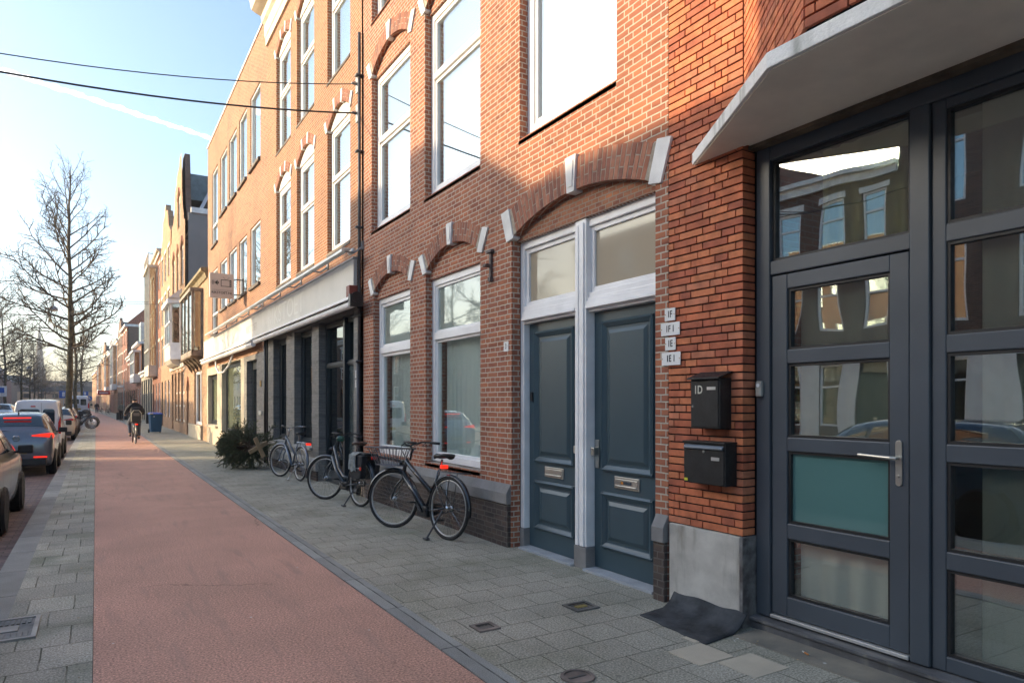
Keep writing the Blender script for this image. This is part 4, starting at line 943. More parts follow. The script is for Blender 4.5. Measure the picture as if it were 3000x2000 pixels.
# ================================================================== GENERIC ROW HOUSES (local: facade x=0 facing -x, y 0..W)
def row_house(name, label, loc, rz, W, H, mat, floors=3, nw=3, glass=None, gf='door', roof='flat', trim=None, cat='house', gfmat=None, bay=None, side=None, gfh=3.5, detail=True, ridge=2.6, depth=9, balcony=False, group=None):
    t = thing(name, label, cat, loc, (0, 0, rz), group, local=True); trim = trim or WHITE2; glass = glass or GLM
    n = nw; cw = W/n; ww = min(1.25, cw*.55); hs = []; wins = []
    fh = (H-gfh-.5)/max(1, floors-1)
    for f in range(floors):
        z0 = .7 if f == 0 else gfh+(f-1)*fh+.65; z1 = gfh-.45 if f == 0 else gfh+f*fh-.25
        for i in range(n):
            c = cw*(i+.5); door = f == 0 and i == n-1 and gf == 'door'
            wq = ww*(1.35 if (f == 0 and gf == 'shop') else 1)
            a, b = c-wq/2, c+wq/2; zz = .02 if door or (f == 0 and gf == 'shop') else z0
            hs.append(hole(a, b, zz, z1)); wins.append((a, b, zz, z1, f, door))
    wall(t, [(0.01, -.05), (W-.01, -.05), (W-.01, H), (.01, H)], hs, 0, mat, .14)
    if gfmat:
        m = MB(); ys = [0.01]+[v for q in hs[:n] for v in (q[0][0]-.002, q[1][0]+.002)]+[W-.01]
        for i in range(0, len(ys), 2): m.box(-.03, .01, ys[i], ys[i+1], -.05, gfh-.2)
        m.box(-.031, .01, .01, W-.01, gfh-.45, gfh-.15); m.build('ground_floor_facing', gfmat, t)
        for k in range(4):
            pass
    sm = side or mat
    MB().box(.141, depth, .012, .13, 0, H-.05).box(.141, depth, W-.13, W-.012, 0, H-.05).box(depth-.12, depth, .13, W-.13, 0, H-.05).build('side_wall', sm, t)
    if roof == 'flat': MB().box(.14, depth, .13, W-.13, H-.3, H-.06).build('roof', ZINC, t); MB().box(-.28, .14, -.0, W, H-.02, H+.14).box(-.12, .0, .0, W, H-.3, H-.02).build('cornice', trim, t)
    elif roof == 'mansard':
        MB().extr([(.1, H), (1.2, H+ridge), (depth, H+ridge), (depth, H)], 'y', .02, W-.02).build('mansard_roof', SLATE, t); MB().box(-.35, .3, -.03, W+.03, H-.05, H+.18).box(.3, depth, -.05, .02, H-.05, H+.18).build('eaves', trim, t)
        MB().box(1.1, depth, -.04, W+.04, H+ridge, H+ridge+.25).build('roof_edge', trim, t)
        dm = MB(); dm.box(.15, 1.3, W*.35, W*.65, H+.3, H+ridge-.3); o = dm.build('dormer', trim, t); MB().box(.14, .15, W*.35+.12, W*.65-.12, H+.5, H+ridge-.5).build('pane', GLD, o)
    elif roof == 'pitched':
        e = MB(); e.mesh([(-.1, -.1, H), (-.1, W+.1, H), (depth, W+.1, H), (depth, -.1, H), (depth*.38, W*.35, H+ridge), (depth*.62, W*.65, H+ridge)], [(0, 1, 4), (1, 2, 5, 4), (2, 3, 5), (3, 0, 4, 5), (0, 3, 2, 1)]); e.build('tiled_roof', PANTILE, t)
        MB().box(-.28, .14, -.0, W, H-.3, H-.01).box(.14, depth, -.06, .012, H-.3, H-.01).build('cornice', trim, t)
    elif roof == 'gable':
        m = MB(); q = [(0.01, H), (W*.18, H+ridge*.25), (W*.25, H+ridge*.7), (W*.42, H+ridge*.8), (W*.45, H+ridge), (W*.55, H+ridge), (W*.58, H+ridge*.8), (W*.75, H+ridge*.7), (W*.82, H+ridge*.25), (W-.01, H)]
        m.extr(q, 'x', 0, .3); m.build('gable', mat, t); MB().extr([(.02, H), (W/2, H+ridge*.75), (W-.02, H)], 'x', .301, depth).build('roof', SLATE, t)
    for (a, b, z0, z1, f, door) in wins:
        if door:
            d = MB().box(.10, .15, a+.002, b-.002, z0, z1-.5).build('door', plain('door_green', (.03, .06, .05), .4) if int(W*10) % 2 else BLACKP, t); MB().box(.06, .10, a+.4, a+.46, 1.0, 1.08).build('handle', STEEL, d)
            MB().box(.10, .14, a+.002, b-.002, z1-.45, z1-.002).build('fanlight', GLD, d); continue
        dk = (f == 0)
        if detail:
            frame_window(t, a+.002, b-.002, z0+.002, z1-.002, .06, fw=.08, tr=(z0+(z1-z0)*.66,), glass=GLD if dk else glass, inner=False, mat=PVC if not (dk and gf == 'shop') else BLACKP, sill=None if dk else trim, sillout=-.05, sky_sheet=None if dk else SKYSHEET)
        else:
            w_ = MB().box(.05, .09, a, b, z0, z0+.08).box(.05, .09, a, b, z1-.08, z1).box(.05, .09, a, a+.08, z0+.08, z1-.08).box(.05, .09, b-.08, b, z0+.08, z1-.08).build('window', PVC, t)
            MB().box(.07, .08, a+.08, b-.08, z0+.08, z1-.08).build('glass', GLD if dk else glass, w_)
        if f > 0 and detail: MB().box(-.02, .02, a-.1, b+.1, z1+.0, z1+.2).build('lintel', trim, t)
    if bay:
        fa, fb = bay; ya, yb = fa*W, fb*W; m = MB(); z0, z1 = gfh+.1, gfh+fh*(floors-1)-.1
        m.box(-.6, -.003, ya, yb, z0, z0+.8); m.box(-.7, -.003, ya-.08, yb+.08, z1-.2, z1)
        k = 3
        for i in range(k+1): y = ya+(yb-ya-.1)*i/k; m.box(-.6, -.5, y, y+.1, z0+.8, z1-.2)
        m.box(-.1, -.003, ya, ya+.1, z0+.8, z1-.2); m.box(-.1, -.003, yb-.1, yb, z0+.8, z1-.2); m.box(-.62, -.55, ya+.1, yb-.1, z0+1.9, z0+2.0)
        o = m.build('bay_window', trim, t); MB().box(-.56, -.55, ya+.1, yb-.1, z0+.8, z1-.2).box(-.5, -.1, ya+.04, ya+.05, z0+.8, z1-.2).build('glass', MATS['oriel_glass'], o)
        if balcony:
            b_ = MB()
            for i in range(12): y = ya+(yb-ya)*i/11; b_.box(-.62, -.58, y-.02, y+.02, z1, z1+.8)
            b_.box(-.64, -.56, ya, yb, z1+.8, z1+.86); b_.box(-.64, 0, ya, ya+.05, z1+.8, z1+.86); b_.build('balcony', trim, t)
    return t
def fx(y): return 3.92+bend(y)
def rot(y): return math.atan2(-(bend(y+4)-bend(y-4)), 8)
def RH(name, label, y, W, *a, **k): return row_house(name, label, (fx(y), y, 0), rot(y+W/2), W, *a, **k)
RH('town_house', 'tall brick town house with white cornice balcony beyond the pointed gable', 46.72, 7.4, 12.2, B4, floors=4, nw=3, roof='gable', ridge=2.4, bay=None, trim=CREAM)
RH('town_house', 'brick house with a white rounded tower bay and balcony, before the low shops', 54.2, 7.8, 12.4, B5, floors=4, nw=3, bay=(.35, .95), balcony=True, trim=CREAM)
RH('low_shop', 'low cream one-storey shop row with a flat white roof edge', 62.1, 11.8, 4.3, CRP, floors=1, nw=5, gf='shop', gfh=4.1, cat='shop')
RH('mansard_house', 'low brick house with dark blue mansard roof, dormer and white oriel', 74, 8, 7.3, B5, floors=2, nw=3, roof='mansard', bay=(.1, .8), side=B6, trim=WHITE2)
RH('low_shop', 'brick shop with tall shop windows behind the pedestrian', 82.1, 12.4, 6.8, B5, floors=2, nw=4, gf='shop', cat='shop')
RH('red_roofed_house', 'tall dark brick house under a steep red tiled roof', 95, 10, 11.2, B5, floors=4, nw=3, roof='pitched', ridge=3.6, side=B6, gf='shop')
RH('town_house', 'brown brick house with hoist beam between red roof and white balconies', 105.2, 9, 11.4, B6, floors=4, nw=3, gf='shop', roof='gable', ridge=2)
RH('town_house', 'pink brick house with white balcony and bay over a dark shopfront', 114.5, 10, 10.8, B2, floors=4, nw=3, gf='shop', bay=(.2, .9), balcony=True)
RH('town_house', 'far red brick house with slate mansard and white bands', 125, 11, 9.6, B5, floors=3, nw=3, roof='mansard', gf='shop')
RH('town_house', 'far pale house with double white bays', 136.5, 12, 10.5, B4, floors=4, nw=3, bay=(.1, .5), gf='shop', detail=False)
RH('town_house', 'far orange house with pointed gables', 149, 12, 10.8, B2, floors=4, nw=3, roof='gable', gf='shop', detail=False)
RH('town_house', 'far pale brick house near the end of the right row', 161.5, 14, 10.2, B4, floors=3, nw=4, bay=(.4, .8), gf='shop', detail=False)
RH('town_house', 'far brick house with flat white cornice, second from the end of the right row', 176, 16, 9.6, B5, floors=3, nw=4, detail=False)
RH('town_house', 'farthest brick house closing the right row', 192.5, 22, 9.0, B4, floors=3, nw=5, detail=False, roof='pitched')
# opposite side
def OH(label, y, W, H, mat, rz=PI, **k):
    yy = y+W; return row_house('town_house', label, (-14.4+bend(yy), yy, 0), PI+rot(y+W/2), W, H, mat, group='houses across the street', **k)
STUC = plain('white_stucco', (.80, .79, .75), .7, var=.06, bumpd=.002)
GLO = GLD
OH('brown house across the street, behind the camera', -18, 9, 8.6, B6, gfmat=STUC, floors=3)
OH('brick house across the street with white stucco ground floor, first from the left', -9, 8, 9.0, B5, gfmat=STUC, floors=3)
OH('orange brick house across the street with white cornice', -1, 8, 11.0, B6, gfmat=STUC, floors=3)
OH('brown brick house across the street with white stucco base, facing the glazed entrance', 7, 5.6, 11.4, B6, gfmat=STUC, nw=2, floors=3)
OH('brick house across the street opposite the petrol doors', 12.6, 4.9, 9.6, B6, gfmat=STUC, floors=3)
OH('tall narrow dull brick house across the street with white lintels', 17.5, 4.7, 10.95, B5, gfmat=STUC, nw=2)
OH('last brick house across the street before the open corner', 22.2, 8.0, 10.0, B5, floors=3)
OH('low house across the street after the open corner', 45, 14, 7.4, B6, floors=2)
OH('second low house across the street after the open corner', 59, 12, 7.6, B5, floors=2, nw=4)
OH('third low house across the street after the open corner', 71, 13, 8.2, B6, floors=3, nw=4)
OH('plain brown house far across the street', 84, 16, 9.8, B6, nw=4, detail=False)
OH('brown house far across the street, before the white one', 100, 18, 10.0, B6, nw=4, detail=False)
OH('long brown house at the left edge far across the street', 118, 26, 10.4, B6, nw=6, detail=False)
OH('white shopfront house far across the street', 144, 12, 7.2, STUC, nw=3, floors=2, gf='shop', detail=False)
OH('brown house beyond the white shopfront far across the street', 156, 22, 7.6, B6, nw=5, floors=2, detail=False)
OH('dark house near the far end of the left row', 178, 26, 9.2, B6, nw=5, detail=False)
OH('farthest house of the left row', 204, 30, 8.0, B5, nw=5, detail=False)
# building closing the view
t = thing('far_building', 'pale building closing the end of the street', 'building', (-14, 250, 0), local=True)
MB().box(-6, 22, 0, 12, 0, 5).build('wall', B4, t); MB().extr([(-6, 5), (8, 7.5), (22, 5)], 'y', 0, 12).build('roof', SLATE, t)
m = MB()
for i in range(7):
    for z in (.9, 3.1): m.box(-4.5+i*3.6, -3+i*3.6, -.03, .05, z, z+1.3)
m.build('window', GLD, t)
# church spire
SPY = 520; t = thing('church', 'hazy pointed church spire far down the street', 'church', (0, 0, 0), local=True)
def at(px, py, Y):
    """world point at depth Y seen at photo pixel (px,py) of 3000x2000"""
    u = (px-1500)/2000; S_, C_ = math.sin(YAW), math.cos(YAW); tt = Y/(C_-u*S_); return Vector((tt*(S_+u*C_), Y, 1.6+tt*(1180-py)/2000))
c = at(115, 945, SPY); cb = c.x; ht = c.z
SP = plain('spire_stone', (.22, .20, .17), .9, var=.15, nscale=.2)
m = MB(); m.lathe((cb, SPY, 0), 'z', [(3.7, 13), (.12, ht)], 8); m.build('spire', plain('spire_slate', (.20, .21, .20), .8), t)
MB().cbox((cb, SPY, 6.5), (7, 7, 13)).build('tower', SP, t)
# roofs in the far distance
for i, (x, y, W, H) in enumerate(((-60, 300, 50, 9), (-75, 240, 40, 8), (20, 330, 50, 10), (-30, 330, 45, 8))):
    t = thing('far_building', ['low hazy building left of the church spire', 'hazy building at the far left end of the street', 'hazy building behind the far right houses', 'hazy building below the church spire'][i], 'building', (x, y, 0), local=True)
    MB().box(0, W, 0, 10, 0, H).build('wall', [B6, B5, B4, B6][i], t); MB().extr([(0, H), (W*.3, H+2.5), (W*.7, H+2.5), (W, H)], 'y', 0, 10).build('roof', SLATE, t)

# ================================================================== BICYCLES
def xf(m, M):
    m.v = [M @ v for v in m.v]; return m
CHROME = plain('chrome', (.6, .6, .6), .22, metal=1., var=.05)
RIM = plain('rim_alloy', (.45, .45, .44), .35, metal=.7, var=.05)
REDL = emit('lit_red_lamp', (.8, .025, .012), .45)
REDR = plain('red_reflector', (.55, .02, .015), .2)
def bicycle(label, loc, heading, frame, wb=1.10, Rw=.352, lean=0., steer=0., group=None, tyre=RUBBER, basket=None, lamp_on=False, saddlecol=None, stand=True, gear=True, step=True, name='bicycle', simple=False, thick=.018, rackcol=BLACKM, bars=BLACKM, fend=None, sidewall=None):
    t = thing(name, label, 'bicycle', loc, (0, lean, heading), group, local=True)
    M = Matrix.Translation((0, wb-.06, 0)) @ Matrix.Rotation(steer, 4, 'Z') @ Matrix.Translation((0, -(wb-.06), 0))
    I = Matrix.Identity(4)
    for yy, MM, nm in ((0, I, 'rear'), (wb, M, 'front')):
        m = MB(); m.ring((0, yy, Rw), 'x', Rw-.02, .021, 36 if not simple else 18, 8 if not simple else 5); w_ = xf(m, MM).build('wheel', tyre, t, smooth=True)
        m = MB(); m.ring((0, yy, Rw), 'x', Rw-.047, .011, 36 if not simple else 18, 6 if not simple else 4, flat=1.3); xf(m, MM).build('rim', RIM, w_, smooth=True)
        m = MB(); n = 28 if not simple else 14
        for i in range(n):
            a = 2*PI*i/n; s = .028 if i % 2 else -.028; a2 = a+(.5 if i % 4 < 2 else -.5)
            m.tube([(s, yy+.022*math.cos(a2), Rw+.022*math.sin(a2)), (0, yy+(Rw-.05)*math.cos(a), Rw+(Rw-.05)*math.sin(a))], .0016 if not simple else .003, 3, cap=False)
        m.lathe((0, yy, Rw), 'x', [(.012, -.05), (.028, -.035), (.018, -.025), (.018, .025), (.028, .035), (.012, .05)], 12); xf(m, MM).build('spokes', CHROME, w_)
    BB = (0, .46, .285); ST = (0, .22, .80); HB = (0, wb-.17, .70); HT = (0, wb-.215, .90); fa = (0, wb, Rw)
    m = MB(); th = thick
    m.tube([BB, ST], .017, 8); m.tube([HB, HT], .021, 8)
    m.tube([(0, HB[1], HB[2]+.02), (0, .78, .48), (0, .50, .31)] if not step else [(0, HB[1]-.0, HB[2]+.01), BB], th*1.25, 8)
    if step: m.tube([(0, HT[1], HT[2]-.04), (0, .36, .53)], th*.85, 8)
    else: m.tube([(0, HT[1], HT[2]-.03), (0, .72, .55), (0, .55, .42), (0, .41, .42)], th, 8)
    for s in (-1, 1):
        m.tube([(s*.02, BB[1], BB[2]), (s*.055, .25, .32), (s*.062, 0, Rw)], .010, 6); m.tube([(s*.015, .27, .68), (s*.05, .14, .52), (s*.062, 0, Rw)], .008, 6)
    fr = m.build('frame', frame, t, smooth=True)
    m = MB()
    for s in (-1, 1): m.tube([(0, HB[1]+.01, HB[2]-.01), (s*.05, HB[1]+.03, HB[2]-.06), (s*.05, wb-.05, Rw+.16), (s*.05, wb, Rw)], .012, 6)
    xf(m, M).build('fork', frame, t, smooth=True)
    # handlebar on a stem
    m = MB(); hy, hz = HT[1]-.03, 1.06
    m.tube([(0, HT[1], HT[2]-.02), (0, HT[1]-.02, hz-.05), (0, hy+.04, hz)], .014, 8)
    for s in (-1, 1): m.tube([(0, hy+.04, hz), (s*.10, hy+.05, hz+.015), (s*.22, hy, hz+.05), (s*.28, hy-.09, hz+.05), (s*.29, hy-.16, hz+.045)], .011, 8)
    hb = xf(m, M).build('handlebar', CHROME if bars is None else bars, t, smooth=True)
    for s in (-1, 1):
        g = MB(); g.tube([(s*.282, hy-.09, hz+.05), (s*.30, hy-.22, hz+.042)], .017, 8); xf(g, M).build('grip', BLACKPL, hb, smooth=True)
        g = MB(); g.tube([(s*.25, hy-.04, hz+.04), (s*.26, hy+.02, hz+.0), (s*.28, hy-.10, hz+.0)], .006, 5); xf(g, M).build('brake_lever', BLACKM, hb)
    g = MB(); g.tube([(.2, hy, hz+.04), (.12, hy+.14, hz-.05), (.02, wb-.10, .75)], .004, 4).tube([(-.2, hy, hz+.04), (-.1, hy+.13, hz-.04), (0, hy+.05, hz-.2), (0, .6, .5)], .004, 4); xf(g, M).build('cable', BLACKPL, hb)
    # saddle
    m = MB(); sz = .97; m.tube([(0, ST[1]+.01, ST[2]-.06), (0, .175, sz-.04)], .013, 8); sp = m.build('seat_post', CHROME, t)
    m = MB(); prof = [(-.15, .06, .0), (-.13, .09, .015), (-.05, .10, .012), (.04, .055, .0), (.12, .028, .005), (.16, .02, -.01)]
    rings = []
    for (dy, hw, dz) in prof:
        rings.append([(hw*math.cos(a), .165+dy, sz+dz+ (.022*math.sin(a) if math.sin(a) > 0 else .035*math.sin(a))) for a in [2*PI*i/10 for i in range(10)]])
    vs = [p for q in rings for p in q]; fs = [(i*10+j, i*10+(j+1) % 10, (i+1)*10+(j+1) % 10, (i+1)*10+j) for i in range(len(rings)-1) for j in range(10)]+[tuple(range(10)), tuple(50+j for j in range(10))]
    m.mesh(vs, fs); m.build('saddle', saddlecol or BLACKPL, t, smooth=True)
    # mudguards
    fend = fend or frame
    m = MB()
    def guard(m, yy, a0, a1):
        n = 20; pts = []
        for i in range(n+1):
            a = a0+(a1-a0)*i/n
            for (x, dr) in ((-.027, -.014), (-.018, .004), (0, .010), (.018, .004), (.027, -.014)): r = Rw+.018+dr; pts.append((x, yy+r*math.cos(a), Rw+r*math.sin(a)))
        m.mesh(pts, [(i*5+j, i*5+j+1, (i+1)*5+j+1, (i+1)*5+j) for i in range(n) for j in range(4)])
    guard(m, 0, R(20), R(190)); m.tube([(.03, -Rw*.93, Rw+.02), (.06, 0, Rw)], .003, 4); m.tube([(-.03, -Rw*.93, Rw+.02), (-.06, 0, Rw)], .003, 4); m.build('mudguard', fend, t, smooth=True)
    m = MB(); guard(m, wb, R(-5), R(130)); xf(m, M).build('mudguard', fend, t, smooth=True)
    # rack
    m = MB(); rz = .79
    for s in (-1, 1): m.tube([(s*.05, .16, rz), (s*.055, -.30, rz)], .006, 5); m.tube([(s*.06, 0, Rw), (s*.055, -.06, rz)], .005, 5)
    for y in (.1, -.05, -.18, -.30): m.tube([(-.055, y, rz), (.055, y, rz)], .005, 5)
    rk = m.build('rack', rackcol, t)
    m = MB(); m.cbox((0, -.335, rz-.02) if not gear or saddlecol else (0, .13, .845), (.10, .035, .045)); m.build('rear_light', REDL if lamp_on else REDR, rk, bevel=.006)
    # crank, pedals, chain guard
    m = MB(); m.lathe(BB, 'x', [(.02, .03), (.085, .035), (.085, .042), (.02, .045)], 20); m.tube([(-.05, BB[1], BB[2]), (.06, BB[1], BB[2])], .018, 8)
    m.tube([(.06, BB[1], BB[2]), (.075, BB[1]-.13, BB[2]-.1)], .010, 6); m.tube([(-.06, BB[1], BB[2]), (-.075, BB[1]+.13, BB[2]+.1)], .010, 6)
    cr = m.build('crank', BLACKM, t)
    for s, dy, dz in ((1, -.13, -.1), (-1, .13, .1)): MB().cbox((s*.12, BB[1]+dy, BB[2]+dz), (.085, .075, .02)).build('pedal', BLACKPL, cr, bevel=.003)
    if gear: m = MB(); m.cbox((0, BB[1]+.03, BB[2]+.0), (.075, .20, .13)); m.build('motor', BLACKPL, t, bevel=.02)
    m = MB(); m.extr([(BB[1]+.09, BB[2]+.03), (BB[1]+.06, BB[2]+.09), (.0, Rw+.045), (-.05, Rw), (0, Rw-.045), (BB[1]+.05, BB[2]-.085), (BB[1]+.09, BB[2]-.03)], 'x', .048, .066); m.build('chain_guard', BLACKPL, t, bevel=.004)
    if stand:
        m = MB(); m.tube([(-.05, .05, Rw-.03), (-.17, .12, .07), (-.20, .135, .012)], [.013, .011, .013], 6).cbox((-.20, .14, .012), (.05, .07, .02)); m.build('kickstand', DPIPE if gear else CHROME, t)
    m = MB(); m.lathe((0, wb-.10, .84), 'y', [(.0, -.02), (.03, -.015), (.035, .03), (0, .035)], 10); xf(m, M).build('headlight', BLACKM, t)
    return t, M
BF = plain('bike_black', (.012, .015, .02), .25, var=.1, coat=.4); BBLUE = plain('bike_teal_tyre', (.015, .045, .06), .6); BGREY = plain('bike_graphite', (.045, .055, .065), .3, coat=.3); BSIL = plain('bike_silver_blue', (.12, .15, .20), .3, metal=.4)
def heading(dx, dy): return math.atan2(-dx, dy)
# the black one with the basket
t, M3 = bicycle('black e-bike with big wire front basket and red rear lamp, nearest bicycle', (3.50, 7.2, 0), heading(-.24, 1.12), BF, wb=1.12, Rw=.37, lean=R(4), steer=R(24), step=True, thick=.034, tyre=RUBBER, group='bicycles parked along the wall', lamp_on=True)
m = MB()
def basket_mesh(m, y0, z0, L, W, Hh):
    top = [(-W/2, y0, z0+Hh), (W/2, y0, z0+Hh), (W/2, y0+L, z0+Hh), (-W/2, y0+L, z0+Hh)]; b = .10
    bot = [(-W/2+b, y0+b*.5, z0), (W/2-b, y0+b*.5, z0), (W/2-b, y0+L-b, z0), (-W/2+b, y0+L-b, z0)]
    for q, r in ((top, .011), (bot, .007)): m.tube(q+[q[0]], r, 6)
    for k in range(4):
        for i in range(8): s = (i+.5)/8; a = Vector(top[k]).lerp(Vector(top[(k+1) % 4]), s); c = Vector(bot[k]).lerp(Vector(bot[(k+1) % 4]), s); m.tube([a, a.lerp(c, .5), c], .0045, 4)
    for i in range(6): s = (i+.5)/6; m.tube([Vector(bot[0]).lerp(Vector(bot[1]), s), Vector(bot[3]).lerp(Vector(bot[2]), s)], .0045, 4)
basket_mesh(m, .98, .80, .44, .50, .22); bk = xf(m, M3).build('basket', plain('basket_grey', (.13, .13, .14), .4, metal=.4), t)
MB().box(-.15, .15, 1.04, 1.32, .795, .80).build('basket_plate', plain('plate_pale', (.5, .52, .55), .5), bk); bpy.context.view_layer.update()
text_mesh('ampler', .05, STEEL, 'frame_lettering', t, Matrix.Translation((-.048, .70, .51)) @ Matrix.Rotation(-PI/2, 4, 'Z') @ Matrix.Rotation(PI/2, 4, 'X') @ Matrix.Rotation(R(-52), 4, 'Z')) if False else None
# the middle one with panniers
BROWNS = plain('saddle_brown', (.06, .03, .022), .45)
t, M2 = bicycle('graphite bicycle with black panniers, brown saddle and green bell by the shop doors', (3.47, 10.2, 0), heading(-.22, 1.10), BGREY, wb=1.12, Rw=.36, lean=R(4), steer=R(26), step=False, thick=.026, group='bicycles parked along the wall', saddlecol=BROWNS, bars=BLACKM)
m = MB(); m.lathe((-.05, .83, 1.02), 'z', [(.0, -.05), (.06, -.035), (.07, 0), (.06, .035), (0, .05)], 14); xf(m, M2).build('bell', plain('green_enamel', (.02, .12, .09), .25), t, smooth=True)
bg = thing('pannier_bag', 'black double pannier bag hung over the rack of the middle bicycle', 'bag', (3.47, 10.2, 0), (0, R(4), heading(-.22, 1.10)), local=True)
PB = plain('pannier_black', (.02, .021, .025), .8, var=.3)
for s in (-1, 1):
    m = MB(); x0, x1 = (.07, .17) if s > 0 else (-.17, -.07); m.extr([(.12, .80), (-.26, .80), (-.24, .45), (.02, .42), (.10, .55)], 'x', x0, x1); m.build('pannier', PB, bg, bevel=.02)
MB().box(-.12, .12, -.25, .11, .80, .83).build('bridge', PB, bg, bevel=.01)
MB().cbox((-.172, -.235, .60), (.006, .05, .05)).build('reflector', REDR, bg)
m = MB(); m.extr([(.10, .585), (-.25, .60), (-.25, .615), (.10, .60)], 'x', -.174, -.170); m.build('reflective_strip', plain('strip_grey', (.35, .36, .38), .3), bg)
cl = MB(); n = 10
vs = []
for i in range(n+1):
    y = .10-.22*i/n; r = .012*math.sin(i*1.7)
    for (x, z) in ((-.02, .842), (-.12, .838), (-.185+r, .80), (-.192+r, .68), (-.195-r, .56+.02*math.sin(i))): vs.append((x, y+(z-.8)*.08, z))
cl.mesh(vs, [(i*5+j, i*5+j+1, (i+1)*5+j+1, (i+1)*5+j) for i in range(n) for j in range(4)])
o = cl.build('folded_jacket', plain('grey_cloth', (.30, .31, .29), .9, var=.2, nscale=12), None); o.location = (3.47, 10.2, 0); o.rotation_euler = (0, R(4), heading(-.22, 1.10))
tag(o, 'light grey cloth draped over the pannier of the middle bicycle', 'cloth')
t, _ = bicycle('slim silver-blue bicycle with high chrome handlebar, farthest of the three by the wall', (3.56, 14.2, 0), heading(-.14, 1.08), BSIL, wb=1.10, Rw=.355, lean=R(4), steer=R(18), step=True, group='bicycles parked along the wall', lamp_on=True, bars=CHROME, gear=False, fend=plain('grey_guard', (.2, .22, .25), .35, metal=.5), rackcol=CHROME)

# ================================================================== CARS
def catmull(a, b, c, d, t): return .5*((2*b)+(-a+c)*t+(2*a-5*b+4*c-d)*t*t+(-a+3*b-3*c+d)*t*t*t)
class CarBody:
    def __init__(s, st, sx=1, sy=1):
        s.secs = []
        for (y, w, zb, zs, wt, zt) in st:
            mz = (zs+zt)/2; k = max(0., min(1, (zt-zs)/.4)); wb_ = w*.955
            s.secs.append([Vector((x*sx, y*sy, z)) for x, z in ((0, zb), (w*.7, zb), (w*.93, zb+.05), (w*.985, zb+(zs-zb)*.3), (w, zb+(zs-zb)*.62), (w*.99, zs-.07), (wb_, zs), (wb_+(wt-wb_)*.5+.015*k, mz), (wt+.01*k, zt-.05*k-.01), (wt*.86, zt-.008), (wt*.45, zt+.01), (0, zt+.014))])
        s.n = len(s.secs[0])
    def row(s, i, q):
        j = int(min(q, s.n-2)); t = q-j; P = s.secs[max(0, min(len(s.secs)-1, i))]; g = lambda k: (P[k] if k < s.n else Vector((-P[2*(s.n-1)-k].x, P[2*(s.n-1)-k].y, P[2*(s.n-1)-k].z))) if k >= 0 else Vector((-P[-k].x, P[-k].y, P[-k].z))
        return catmull(g(j-1), g(j), g(j+1), g(j+2), t)
    def ev(s, u, q):
        sg = 1
        if q > s.n-1: q = 2*(s.n-1)-q; sg = -1
        i = int(min(u, len(s.secs)-2)); t = u-i; r = catmull(s.row(i-1, q), s.row(i, q), s.row(i+1, q), s.row(i+2, q), t)
        return Vector((r.x*sg, r.y, r.z))
    def body(s, per=3, nq=2):
        m = MB(); N = (len(s.secs)-1)*per; Q = 2*(s.n-1)*nq; vs = [s.ev(i/per, j/nq) for i in range(N+1) for j in range(Q)]
        fs = [(i*Q+j, (i+1)*Q+j, (i+1)*Q+(j+1) % Q, i*Q+(j+1) % Q) for i in range(N) for j in range(Q)]+[tuple(range(Q)), tuple(reversed([N*Q+j for j in range(Q)]))]
        return m.mesh(vs, fs)
    def patch(s, m, a, b, c, d, off=.008, n=8, k=5):
        """a..d corners (u,q); offset outwards"""
        g = []
        for i in range(n+1):
            for j in range(k+1):
                f, h = i/n, j/k; u = (a[0]*(1-f)+b[0]*f)*(1-h)+(d[0]*(1-f)+c[0]*f)*h; q = (a[1]*(1-f)+b[1]*f)*(1-h)+(d[1]*(1-f)+c[1]*f)*h
                p = s.ev(u, q); e = .02; n_ = (s.ev(min(u+e, len(s.secs)-1), q)-s.ev(max(0, u-e), q)).cross(s.ev(u, q+e)-s.ev(u, q-e))
                if n_.length < 1e-9: n_ = Vector((0, 0, 1))
                n_.normalize(); ctr = Vector((0, p.y*.8, .75))
                if n_.dot(p-ctr) < 0: n_ = -n_
                g.append(p+n_*off)
        return m.mesh(g, [(i*(k+1)+j, (i+1)*(k+1)+j, (i+1)*(k+1)+j+1, i*(k+1)+j+1) for i in range(n) for j in range(k)])
CGL = plain('car_glass', (.012, .018, .022), .04, var=.0, coat=1., spec=1.)
ARCH = plain('wheel_arch_black', (.006, .006, .006), .9)
HUB = plain('wheel_silver', (.35, .35, .34), .35, metal=.7)
HATCH = [(-2.10, .66, .40, .72, .55, .76), (-2.06, .80, .30, .82, .62, .88), (-1.98, .87, .24, .95, .66, 1.01), (-1.84, .885, .22, .985, .665, 1.12), (-1.62, .89, .20, .99, .62, 1.34), (-1.42, .895, .20, .985, .60, 1.42), (-.9, .90, .20, .965, .595, 1.46), (0, .90, .19, .95, .60, 1.465), (.55, .90, .19, .94, .60, 1.40), (1.15, .895, .20, .93, .68, 1.06), (1.55, .885, .22, .88, .70, .98), (1.95, .84, .25, .78, .66, .86), (2.12, .72, .32, .66, .55, .72)]
VAN = [(-2.02, .74, .38, 1.10, .60, 1.70), (-1.98, .81, .32, 1.12, .66, 1.755), (-1.85, .83, .28, 1.13, .68, 1.775), (-1.0, .835, .25, 1.12, .69, 1.80), (0, .835, .25, 1.10, .69, 1.80), (.6, .835, .25, 1.06, .67, 1.72), (1.1, .83, .25, 1.04, .68, 1.28), (1.5, .82, .27, .98, .68, 1.08), (1.9, .78, .3, .85, .62, .95), (2.05, .68, .36, .72, .55, .80)]
